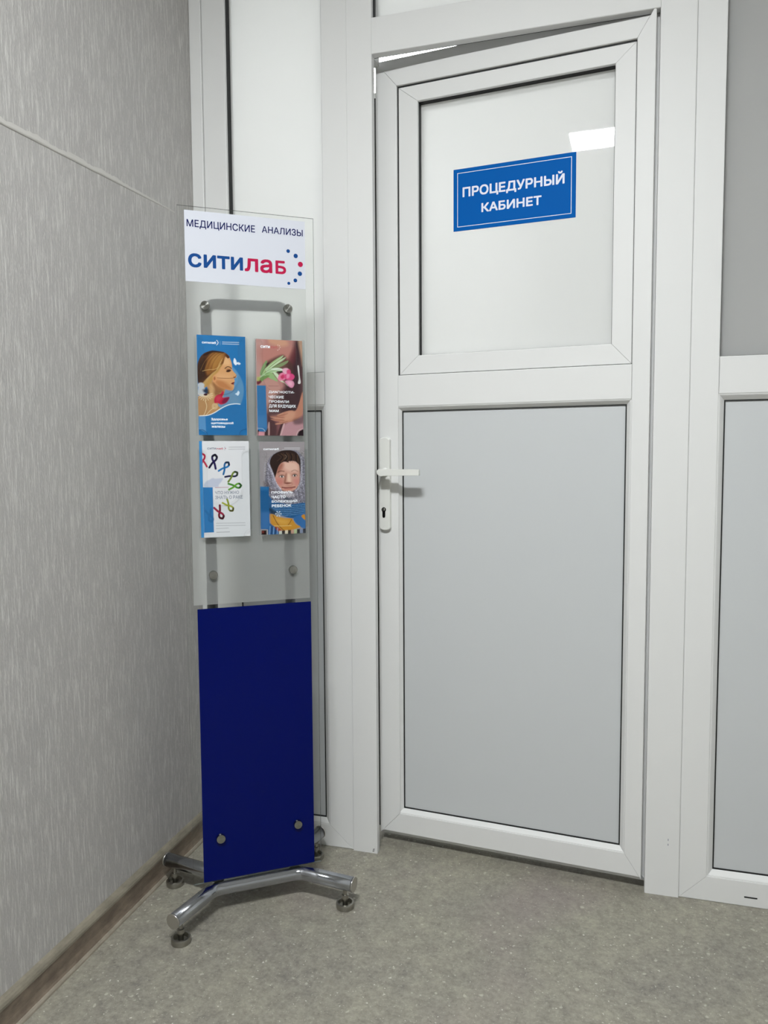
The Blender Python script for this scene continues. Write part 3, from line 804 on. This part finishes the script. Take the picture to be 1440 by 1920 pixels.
# flowers and butterflies
for cx, cy, rx, ry in ((215, 985, 60, 50), (225, 1050, 60, 50), (205, 1110, 55, 55), (240, 1140, 60, 45)):
    a.ell('c9cdd2', cx, cy, rx, ry, soft=0.35)
a.poly('33241f', [(250, 1060), (340, 1050), (360, 1150), (270, 1110)], soft=20, al=0.8)
for k in range(11):
    t = math.pi*(-0.1 + 1.15*k/10)
    a.line('efdcb8', 12, [(295, 1160), (295 + 130*math.cos(t), 1160 + 100*math.sin(t))], al=0.75, sm=False)
a.ell('4a1c24', 298, 1150, 34, 20, soft=0.4)
a.line('f0dcb4', 10, [(290, 1260), (320, 1360), (290, 1480), (260, 1530)], al=0.85); a.line('f0dcb4', 9, [(300, 1530), (380, 1440), (450, 1390)], al=0.85)
for r in (50, 34, 18): a.line('f0dcb4', 7, [(465 + r*math.cos(t), 1360 + r*math.sin(t)) for t in np.linspace(0, 6.2, 12)], al=0.85, soft=4)
a.poly('c4224c', [(600, 1085), (625, 1120), (600, 1200), (720, 1195), (690, 1270), (640, 1310), (570, 1330), (520, 1300), (460, 1300), (455, 1220), (500, 1160), (560, 1140)], soft=10)
a.poly('7c1c46', [(640, 1215), (722, 1198), (690, 1270), (630, 1312), (590, 1290)], soft=10, al=0.85)
a.poly('d95468', [(480, 1200), (560, 1170), (580, 1230), (500, 1270)], soft=25, al=0.6)
a.poly('e8f1fa', [(790, 545), (808, 492), (840, 530), (852, 570), (880, 565), (922, 590), (895, 612), (860, 600), (835, 622), (800, 590)], soft=5)
a.poly('dcebf8', [(825, 1135), (860, 1115), (882, 1078), (908, 1110), (895, 1150), (875, 1168), (850, 1150)], soft=5)
# lower blue sweep
a.poly('2f7fb8', [(170, 1545), (300, 1540), (450, 1490), (600, 1400), (720, 1340), (860, 1318), (960, 1320), (1100, 1300), (1100, 1900), (150, 1900)], sm=False)
a.line('eef4f8', 15, [(195, 1532), (330, 1525), (450, 1480), (600, 1385), (720, 1332), (840, 1315), (920, 1322)], al=0.95)
a.poly('6fa3d0', [(180, 1545), (298, 1545), (310, 1800), (330, 1840), (190, 1780)], sm=False, al=0.85)
a.line('1b5a8c', 10, [(190, 1785), (260, 1790), (320, 1830), (342, 1880)]); a.line('1b5a8c', 10, [(918, 1880), (930, 1820), (980, 1785), (1050, 1775)])
a.line('dfeaf4', 12, [(590, 208), (885, 213)], sm=False, al=0.7); a.line('dfeaf4', 12, [(590, 240), (885, 246)], sm=False, al=0.7)
a.line('a8c8e2', 5, [(548, 195), (552, 258)], sm=False, al=0.8)
a.line('20608f', 6, [(420, 1778), (655, 1782)], sm=False)
for x, y, r in ((488, 180, 5), (505, 195, 6), (512, 220, 7), (505, 243, 6), (488, 258, 5)): a.ell('ffffff', x, y, r+2, r+2, soft=0.6)
art1 = a
tx1 = [(LOGO, (225, 198, 475, 240), PWHITE, 0.03), ('Здоровье', (400, 1572, 698, 1625), PWHITE, 0.03), ('щитовидной', (402, 1640, 802, 1690), PWHITE, 0.03), ('железы', (408, 1712, 652, 1748), PWHITE, 0.03)]

# --- cover 2: mother to be with tulips
a = Art([(60, 98), (870, 125), (905, 1845), (95, 1840)], 'b98a84')
a.poly('c9a39c', [(40, 80), (200, 80), (200, 600), (150, 900), (60, 900)], soft=40, al=0.8)
a.poly('c08a80', [(130, 250), (700, 230), (700, 500), (600, 560), (200, 600)], soft=60, al=0.9)
a.poly('d4a88c', [(300, 90), (560, 100), (620, 200), (480, 230), (300, 170)], soft=35, al=0.8)
a.poly('4c343a', [(760, 90), (950, 100), (950, 900), (880, 1200), (780, 1400), (600, 1480), (460, 1300), (560, 1050), (560, 860), (600, 600), (700, 330)], soft=45)
a.poly('7b4246', [(600, 520), (740, 250), (760, 380), (700, 560)], soft=40, al=0.7)
a.poly('6d5052', [(860, 300), (940, 500), (920, 1100), (860, 1200), (840, 700)], soft=40, al=0.8)
a.poly('d8b49a', [(800, 110), (900, 120), (885, 560), (855, 420)], soft=25, al=0.8)
a.poly('5b433c', [(190, 560), (500, 380), (620, 470), (700, 560), (700, 840), (480, 800), (300, 760)], soft=25, al=0.8)
# belly
a.poly('c2988e', [(100, 940), (180, 850), (330, 815), (430, 860), (480, 960), (540, 1100), (530, 1280), (420, 1400), (230, 1400), (240, 940)], soft=18)
a.poly('4f373b', [(330, 1200), (560, 980), (760, 1000), (820, 1200), (700, 1380), (420, 1480), (260, 1480), (260, 1380)], soft=45, al=0.85)
# trousers
a.poly('8d5f62', [(250, 1500), (400, 1560), (560, 1600), (640, 1640), (560, 1860), (240, 1860)], soft=20)
a.poly('c59aa0', [(560, 1650), (760, 1560), (900, 1520), (920, 1860), (520, 1860)], soft=22)
a.poly('4a3034', [(500, 1640), (560, 1620), (520, 1760), (470, 1860), (430, 1860)], soft=10, al=0.85)
a.poly('d7b3b4', [(540, 1640), (570, 1640), (530, 1780), (500, 1860), (480, 1860)], soft=6)
a.poly('50363a', [(250, 1480), (330, 1500), (420, 1640), (420, 1860), (300, 1860)], soft=25, al=0.8)
a.poly('cba7a2', [(280, 1620), (300, 1620), (300, 1850), (262, 1850)], soft=8)
# arm and hand
a.poly('c68e78', [(880, 1050), (905, 1150), (890, 1400), (850, 1500), (740, 1570), (620, 1600), (440, 1640), (400, 1625), (480, 1590), (380, 1570), (320, 1540), (400, 1530), (310, 1495), (420, 1490), (430, 1475), (560, 1410), (680, 1385), (760, 1390), (820, 1260)], soft=8)
a.poly('dbab90', [(600, 1430), (720, 1400), (760, 1440), (700, 1540), (560, 1560)], soft=30, al=0.7)
for p in ([(320, 1500), (450, 1505), (560, 1520)], [(330, 1540), (460, 1560), (560, 1560)], [(420, 1490), (520, 1470), (620, 1440)], [(410, 1615), (520, 1605), (620, 1580)]):
    a.line('7c4d42', 7, p, al=0.75)
for p in ([(320, 1510), (450, 1525), (560, 1540)], [(420, 1625), (520, 1620)], [(440, 1470), (540, 1430)]):
    a.line('ecc4a6', 7, p, al=0.65)
a.poly('33242a', [(720, 1560), (860, 1500), (920, 1450), (920, 1600), (760, 1640)], soft=25, al=0.6)
# leaves
for col, p in (('8ea878', [(130, 720), (170, 590), (240, 480), (250, 540), (200, 660), (160, 760)]),
               ('a8c48c', [(170, 720), (230, 620), (330, 520), (440, 440), (540, 388), (480, 470), (360, 560), (240, 660), (200, 740)]),
               ('c9dcb8', [(240, 650), (360, 560), (500, 460), (585, 418), (520, 490), (380, 580), (260, 680)]),
               ('8a9a72', [(350, 600), (470, 540), (620, 480), (600, 530), (480, 600), (360, 610)]),
               ('b5cfa6', [(110, 800), (200, 720), (330, 620), (480, 620), (560, 660), (440, 690), (300, 720), (180, 790), (110, 850)]),
               ('dde8d8', [(320, 640), (450, 615), (560, 655), (440, 660)]),
               ('9dbb86', [(220, 720), (330, 700), (400, 780), (440, 860), (360, 830), (280, 790)]),
               ('7f9c62', [(100, 840), (200, 760), (300, 760), (200, 830), (140, 880)]),
               ('cfe0c2', [(360, 700), (440, 720), (500, 830), (560, 880), (470, 840)])):
    a.poly(col, p, soft=5)
for p in ([(150, 740), (210, 620), (240, 500)], [(200, 720), (340, 570), (530, 400)], [(260, 670), (420, 560), (580, 425)], [(120, 810), (300, 690), (480, 640)]):
    a.line('55703f', 6, p, al=0.7)
a.line('e4eee0', 7, [(220, 640), (350, 540), (530, 405)], al=0.8)
a.poly('2c2422', [(420, 680), (520, 670), (560, 700), (480, 710)], soft=8, al=0.9); a.poly('2c2422', [(240, 540), (300, 520), (250, 590)], soft=8, al=0.8)
# tulips
a.poly('e6b4c6', [(520, 640), (590, 615), (640, 640), (665, 700), (610, 740), (545, 710)], soft=8)
a.poly('d4457c', [(600, 660), (650, 640), (672, 700), (640, 740), (605, 720)], soft=10, al=0.9)
a.poly('e58aaa', [(445, 790), (470, 730), (530, 700), (580, 740), (580, 810), (510, 845), (460, 830)], soft=8)
a.poly('c22a5c', [(490, 770), (540, 730), (560, 780), (520, 815)], soft=12, al=0.85)
a.poly('d8568a', [(560, 740), (620, 715), (700, 720), (740, 770), (700, 830), (610, 830), (565, 800)], soft=8)
a.poly('f0a8c4', [(600, 730), (650, 730), (640, 790), (600, 800)], soft=15, al=0.7)
a.poly('dc9ab4', [(570, 860), (630, 835), (710, 850), (735, 910), (700, 970), (640, 950)], soft=8)
a.poly('efc0d0', [(620, 860), (690, 870), (690, 930), (640, 920)], soft=18, al=0.7)
a.line('cfd8c0', 7, [(510, 835), (570, 890), (620, 940)], al=0.8)
a.poly('7a3440', [(70, 860), (140, 840), (150, 880), (90, 920)], soft=10); a.poly('b8c070', [(75, 790), (130, 780), (120, 850), (80, 850)], soft=10, al=0.8)
a.poly('e7e4e2', [(790, 580), (806, 565), (820, 620), (832, 760), (850, 870), (830, 900), (800, 885), (815, 800), (800, 680)], soft=4)
a.poly('3d7fb2', [(50, 930), (232, 935), (258, 1700), (250, 1775), (95, 1770), (95, 1700)], sm=False)
a.poly('5a8fc0', [(60, 1480), (240, 1480), (255, 1690), (90, 1690)], soft=30, al=0.5, sm=False)
a.poly('2a1a20', [(80, 1740), (120, 1745), (110, 1850), (80, 1850)], sm=False); a.poly('d8a0a8', [(110, 1770), (215, 1775), (215, 1860), (100, 1860)], soft=12, sm=False)
a.poly('2a1a20', [(215, 1780), (280, 1700), (280, 1860), (215, 1860)], soft=8, sm=False, al=0.8)
a.line('8d6064', 6, [(280, 942), (455, 942)], sm=False)
a.line('d8c8c4', 7, [(780, 1850), (800, 1770), (850, 1730), (900, 1720)]); a.poly('34222a', [(800, 1850), (815, 1780), (860, 1745), (905, 1735), (905, 1850)], soft=6)
a.line('f0f4f8', 7, [(75, 1705), (180, 1715), (225, 1765)], al=0.7)
for x, y in ((468, 215), (480, 245), (465, 275), (440, 295), (440, 205)): a.ell('f2dcd4', x, y, 7, 7, soft=0.6)
art2 = a
tx2 = [('сити', (138, 215, 302, 262), PWHITE, 0.03), ('лаб', (310, 218, 430, 264), PROSE, 0.02), ('ДИАГНОСТИ-', (283, 1030, 738, 1080), PWHITE, 0.02), ('ЧЕСКИЕ', (285, 1115, 550, 1165), PWHITE, 0.02),
       ('ПРОФИЛИ', (290, 1198, 640, 1248), PWHITE, 0.02), ('ДЛЯ БУДУЩИХ', (290, 1278, 765, 1340), PWHITE, 0.02), ('МАМ', (297, 1368, 460, 1412), PWHITE, 0.03)]

# --- cover 3: ribbons
a = Art([(130, 68), (990, 68), (1040, 1825), (180, 1868)], 'e6e7ea')
def ribbon(c1, c2, cx, cy, L, ang, wdt=30, end=None):
    """crossed awareness ribbon; ang turns it (0 = loop up)"""
    c, s_ = math.cos(ang), math.sin(ang)
    def t(p): return (cx + p[0]*c*L - p[1]*s_*L, cy + p[0]*s_*L + p[1]*c*L)
    p1 = [(0.30, 0.62), (0.10, 0.15), (-0.17, -0.22), (-0.20, -0.50), (0.0, -0.66), (0.20, -0.50), (0.17, -0.22), (-0.10, 0.15), (-0.30, 0.62)]
    p1 = [t(q) for q in p1]
    a.line(c2, wdt, p1[4:], soft=4); a.line(c1, wdt, p1[:5], soft=4)
    a.line(end or c2, wdt, p1[3:6], soft=4)
a.poly('c9cfdf', [(195, 830), (260, 790), (330, 755), (380, 765), (510, 755), (500, 800), (440, 880), (420, 915), (180, 915)], soft=10)
ribbon('c12a4e', 'b52348', 150, 430, 190, -0.12, 34)
ribbon('2b1c5a', '1c1440', 345, 450, 195, 0.18, 38, '14102c')
ribbon('2f74a8', '2b84c0', 545, 560, 180, 0.62, 34, '16304c')
ribbon('7d8f3c', '1b1a4a', 680, 715, 180, 1.00, 34, '3c4a34')
ribbon('6da83c', '4e8f2e', 735, 900, 180, 1.47, 34, '2f5a2a')
ribbon('a8ae34', '8f9a2e', 625, 1265, 180, 2.45, 32, '5a5a22')
ribbon('a3214a', '7c1c34', 460, 1390, 190, 2.70, 38, '4c1422')
a.poly('3c86bf', [(150, 925), (330, 925), (358, 1765), (180, 1775)], sm=False)
a.poly('3a7fb4', [(172, 930), (182, 1775), (160, 1775), (150, 930)], sm=False, al=0.7)
c_ = a.c.copy(); ribbon('3376a8', '3376a8', 280, 1450, 175, 2.85, 40); a.c = a.c*0.75 + c_*0.25
a.line('b9bcc8', 6, [(375, 930), (480, 928)], sm=False); a.line('b86a7c', 8, [(375, 930), (620, 922)], sm=False, al=0.9)
a.line('a6a8b0', 9, [(620, 182), (918, 178)], sm=False, al=0.9); a.line('a6a8b0', 9, [(618, 222), (918, 214)], sm=False, al=0.8)
for y, x1 in ((1590, 935), (1635, 940), (1690, 625)): a.line('a9abb2', 11, [(400, y+5), (x1, y-8)], sm=False, al=0.7)
a.line('6a6c74', 6, [(405, 1765), (648, 1755)], sm=False)
for x, y, r, cc in ((545, 182, 5, '6a7ab0'), (556, 203, 8, 'b8224e'), (545, 228, 5, '6a7ab0')): a.ell(cc, x, y, r+1, r+1, soft=0.6)
art3 = a
tx3 = [('сити', (225, 190, 385, 225), PGREY, 0.02), ('лаб', (390, 190, 515, 225), LRED, 0.01), ('ЧТО НУЖНО', (375, 990, 815, 1050), PGREY, 0.01), ('ЗНАТЬ О РАКЕ', (375, 1075, 885, 1138), PGREY, 0.01)]

# --- cover 4: child in a knitted shawl
a = Art([(88, 80), (942, 80), (950, 1812), (115, 1856)], 'a7a1a4')
shawl = [(185, 920), (215, 640), (240, 460), (330, 330), (460, 265), (620, 235), (780, 245), (900, 350), (940, 420), (960, 800), (960, 1300), (700, 1320), (400, 1300), (240, 1180), (200, 1000)]
a.poly('8f8c97', shawl, soft=8)
for k in range(20):
    x = 235 + k*38
    a.line(('b9b7c4', '5c5966')[k % 2], 11, [(x-40+0.25*k, 480 - k*9 if k < 9 else 420), (x-55, 760), (x+10, 1010), (x+70, 1260)], al=0.55, soft=6)
a.grain(shawl, 0.45, 2)
a.poly('6b5a58', [(170, 840), (230, 860), (300, 960), (420, 1010), (360, 1050), (240, 1000), (190, 960)], soft=25, al=0.6)
# hair
a.poly('3b2b26', [(300, 560), (285, 460), (330, 350), (430, 280), (560, 240), (700, 245), (800, 300), (860, 420), (870, 520), (850, 700), (820, 500), (700, 440), (540, 460), (440, 600), (400, 760), (340, 680)])
# face
face = [(420, 620), (470, 500), (560, 460), (640, 445), (740, 450), (820, 490), (845, 600), (850, 720), (835, 850), (780, 960), (700, 1010), (600, 1020), (500, 990), (420, 900), (385, 790), (390, 700)]
a.poly('d3a595', face, soft=8)
a.poly('e6c4b4', [(560, 470), (760, 470), (820, 560), (790, 640), (640, 640), (560, 580)], soft=40, al=0.85)
a.poly('9c5f4e', [(430, 560), (500, 480), (540, 520), (480, 640), (430, 700)], soft=30, al=0.7)
a.poly('c97f78', [(395, 780), (480, 770), (540, 830), (500, 900), (420, 880)], soft=40, al=0.75)
a.poly('cf8a86', [(730, 800), (830, 780), (830, 870), (770, 900)], soft=35, al=0.7)
a.poly('8d5a4a', [(575, 700), (600, 690), (590, 800), (570, 870), (545, 850)], soft=15, al=0.7)
a.poly('ecccb8', [(620, 690), (660, 700), (680, 820), (640, 840), (610, 800)], soft=22, al=0.8)
a.poly('7a4238', [(560, 862), (600, 882), (660, 872), (690, 858), (640, 848), (590, 850)], soft=9, al=0.85)
a.poly('b0756a', [(690, 840), (720, 880), (690, 890)], soft=14, al=0.5)
for ex, ey, w_ in ((508, 738, 46), (750, 718, 40)):
    a.ell('8a564a', ex, ey-6, w_+12, 34, soft=0.7, al=0.5)
    a.ell('e8dcd6', ex, ey, w_, 20, soft=0.3); a.ell('2a1712', ex+2, ey, 19, 19, soft=0.25)
    a.line('4a2a22', 9, [(ex-w_-4, ey+4), (ex-16, ey-22), (ex+18, ey-22), (ex+w_+4, ey)], al=0.9); a.ell('ffffff', ex+7, ey-6, 4, 4, soft=0.8)
a.line('4f3228', 15, [(430, 660), (480, 635), (550, 640)], al=0.75, soft=8); a.line('7b5546', 13, [(690, 640), (750, 615), (810, 640)], al=0.6, soft=8)
a.line('8c3c3c', 20, [(510, 945), (580, 952), (640, 950), (700, 945), (755, 935)], al=0.9, soft=7); a.line('b86a64', 18, [(560, 972), (640, 978), (700, 965)], al=0.75, soft=8)
a.line('5c2626', 6, [(505, 940), (590, 950), (680, 946), (758, 932)]); a.ell('a87466', 640, 915, 60, 12, soft=0.9, al=0.4)
a.poly('a06a5a', [(500, 985), (640, 1020), (740, 1000), (700, 1030), (560, 1030)], soft=14, al=0.6)
# fringe
a.poly('3b2b26', [(300, 520), (330, 380), (460, 290), (640, 260), (780, 300), (850, 400), (865, 520), (800, 480), (760, 440), (640, 450), (640, 475), (560, 455), (500, 480), (440, 560), (400, 700), (370, 760), (340, 640)], soft=6)
for k in range(12):
    a.line(('6b5040', '1f1512', '86684e')[k % 3], 9, [(430+k*34, 290+abs(k-5)*6), (500+k*28, 370), (420+k*36, 445+(k % 3)*12)], al=0.6, soft=5)
a.line('8a7a6a', 14, [(570, 330), (600, 360), (560, 410)], al=0.6)
a.line('a9a6b4', 44, [(255, 500), (330, 680), (385, 860), (480, 990)], al=0.85, soft=8); a.line('d8d6e0', 10, [(270, 520), (345, 690), (400, 850), (500, 1000)], al=0.8)
a.line('b4b2bc', 36, [(880, 380), (885, 620), (880, 800), (810, 980)], al=0.9, soft=10)
a.grain([(200, 480), (300, 480), (420, 850), (520, 1010), (380, 1010), (200, 900)], 0.35, 2); a.grain([(860, 340), (960, 340), (960, 1300), (700, 1300), (700, 1030), (840, 900)], 0.45, 2)
a.ell('c4c0c6', 620, 1080, 130, 45, soft=0.7, al=0.8); a.poly('46505c', [(560, 1120), (640, 1150), (720, 1140), (660, 1180), (560, 1180)], soft=14, al=0.8)
a.grain([(480, 1030), (800, 1020), (940, 1200), (700, 1260), (450, 1200)], 0.3, 2)
# blue scarf
sc = [(250, 1100), (330, 1180), (480, 1240), (700, 1260), (960, 1240), (960, 1420), (860, 1490), (700, 1530), (520, 1490), (380, 1440), (260, 1400)]
a.poly('2f6a9c', sc, soft=8)
for k in range(6): a.line('8ab4d8', 8, [(330, 1290+k*30), (520, 1300+k*34), (720, 1290+k*34), (950, 1270+k*30)], al=0.75, soft=5)
for k in range(5): a.line('1c4468', 6, [(330, 1305+k*34), (520, 1316+k*36), (720, 1306+k*36), (950, 1286+k*32)], al=0.7, soft=4)
a.grain(sc, 0.3, 2)
a.poly('20344a', [(250, 1330), (370, 1390), (450, 1460), (270, 1450)], soft=20, al=0.85)
# mustard jacket
a.poly('3c6a9e', [(250, 1640), (420, 1700), (430, 1880), (230, 1880)], soft=10); a.poly('3f78b0', [(720, 1540), (940, 1440), (960, 1700), (860, 1700)], soft=10)
a.poly('d09a3c', [(275, 1470), (340, 1460), (420, 1500), (560, 1530), (690, 1540), (760, 1640), (850, 1690), (740, 1740), (620, 1790), (520, 1770), (380, 1700), (290, 1620)], soft=7)
a.poly('e2b45c', [(380, 1540), (560, 1560), (640, 1600), (560, 1650), (430, 1620)], soft=35, al=0.7)
a.poly('cf9430', [(870, 1490), (930, 1455), (945, 1560)], soft=8)
a.line('7a4c1c', 12, [(340, 1480), (400, 1600), (470, 1700), (560, 1780)]); a.line('7a4c1c', 9, [(690, 1550), (650, 1620), (620, 1660)], al=0.9); a.line('f4e4a8', 8, [(360, 1680), (500, 1680), (680, 1670)], al=0.8)
a.poly('b0583c', [(370, 1700), (440, 1710), (520, 1790), (430, 1780)], soft=8)
for k, cc in enumerate(('d8dccf', '2b2622', 'e4dcc8', '20201e', 'c9a08c', 'b8c89c', '1c2420', '8a97b0', '38404c')):
    a.poly(cc, [(450+k*56, 1775 - 6*k), (505+k*56, 1770 - 6*k), (505+k*56, 1870), (450+k*56, 1870)], soft=6, sm=False, al=0.9)
for k in range(5): a.line(('9cc0e4', '1f3a58')[k % 2], 14, [(285+k*35, 1690+k*8), (275+k*35, 1860)], al=0.8)
a.poly('1f6a9f', [(105, 935), (265, 935), (275, 1745), (100, 1740)], sm=False)
a.poly('3f88bd', [(105, 930), (265, 940), (250, 1000), (110, 1000)], soft=20, al=0.6, sm=False); a.poly('5285bc', [(105, 1420), (275, 1420), (275, 1745), (110, 1745)], soft=40, al=0.7, sm=False)
a.poly('b8b4b4', [(100, 1755), (245, 1750), (250, 1870), (100, 1870)], sm=False); a.poly('2c1512', [(130, 1768), (220, 1765), (222, 1860), (125, 1850)], soft=12, sm=False); a.ell('8a4038', 155, 1800, 25, 22, soft=0.6, al=0.8)
a.line('e8e8ee', 10, [(560, 200), (850, 198)], sm=False, al=0.8); a.line('e8e8ee', 8, [(520, 235), (850, 225)], sm=False, al=0.7)
for k in range(6):
    t = math.pi*k/3; p = (440+48*math.cos(t), 1448+48*math.sin(t))
    a.line('dfe8f0', 9, [(440+14*math.cos(t), 1448+14*math.sin(t)), p], sm=False, al=0.9); a.ell('dfe8f0', p[0], p[1], 11, 11, soft=0.6)
for k in range(6):
    t = math.pi*k/3; a.line('847e82', 6, [(205, 370), (205+62*math.cos(t), 370+62*math.sin(t))], sm=False, al=0.45)
art4 = a
tx4 = [(LOGO, (165, 198, 455, 240), PWHITE, 0.02), ('ПРОФИЛЬ', (312, 1012, 710, 1062), PWHITE, 0.035), ('ЧАСТО', (314, 1100, 575, 1150), PWHITE, 0.035), ('БОЛЕЮЩИЙ', (316, 1175, 795, 1238), PWHITE, 0.035), ('РЕБЕНОК', (318, 1265, 682, 1318), PWHITE, 0.035)]

YL = -0.0165
leaflet('blue leaflet with a blonde woman in profile and a red butterfly, upper left pocket', None, 0.0333, 0.1384, 1.1056, 1.3222, YL, art1, texts=tx1)
leaflet('leaflet with pink tulips and hands on a pregnant belly, upper right pocket', None, 0.1622, 0.2670, 1.1050, 1.3190, YL, art2, texts=tx2)
leaflet('white leaflet with coloured awareness ribbons, lower left pocket', None, 0.0396, 0.1418, 0.8798, 1.0927, YL, art3, texts=tx3)
leaflet('leaflet with a smiling child in a grey knitted shawl, lower right pocket', None, 0.1651, 0.2692, 0.8810, 1.0914, YL, art4, texts=tx4)
BLP = mat('cover_blue', '2f7fb8', 0.4)
leaflet('leaflet with white edges right behind the blonde woman leaflet, upper left pocket', None, 0.0345, 0.1396, 1.1056, 1.3215, -0.0135, None)
leaflet('leaflet with pale edges right behind the pink tulip leaflet, upper right pocket', None, 0.1608, 0.2658, 1.1050, 1.3185, -0.0135, None, pages=mat('cover_rose', 'a08a84', 0.4))
leaflet('blue-edged leaflet showing along the left of the ribbon leaflet, lower left pocket', None, 0.0335, 0.1330, 0.8798, 1.0925, -0.0135, None, pages=BLP)

# ------------------------------------------------------------------ ceiling lamps (the first is mirrored in the door's pane)
def lamp(name, x0, x1, y0, y1, strength, label, rz=0.0):
    cx, cy = (x0+x1)/2, (y0+y1)/2
    e = empty(name, (cx, cy, ZC), rz, label=label, category='lamp')
    a, b = (x1-x0)/2, (y1-y0)/2
    box('housing', -a-0.012, a+0.012, -b-0.012, b+0.012, -0.030, 0.0, HANDLE, e, bev=0.002)
    box('diffuser', -a, a, -b, b, -0.034, -0.0295, emit('lamp_diffuser', (0.965, 1.0, 1.015), strength), e)
lamp('ceiling_lamp', 0.235, 0.835, -2.02, -1.81, LAMP_FRONT, 'long white ceiling lamp mirrored in the glass of the door', math.radians(-8))
lamp('ceiling_lamp', -0.33, 0.32, 0.93, 1.25, LAMP_REAR, 'bright white ceiling lamp seen through the gap above the door')
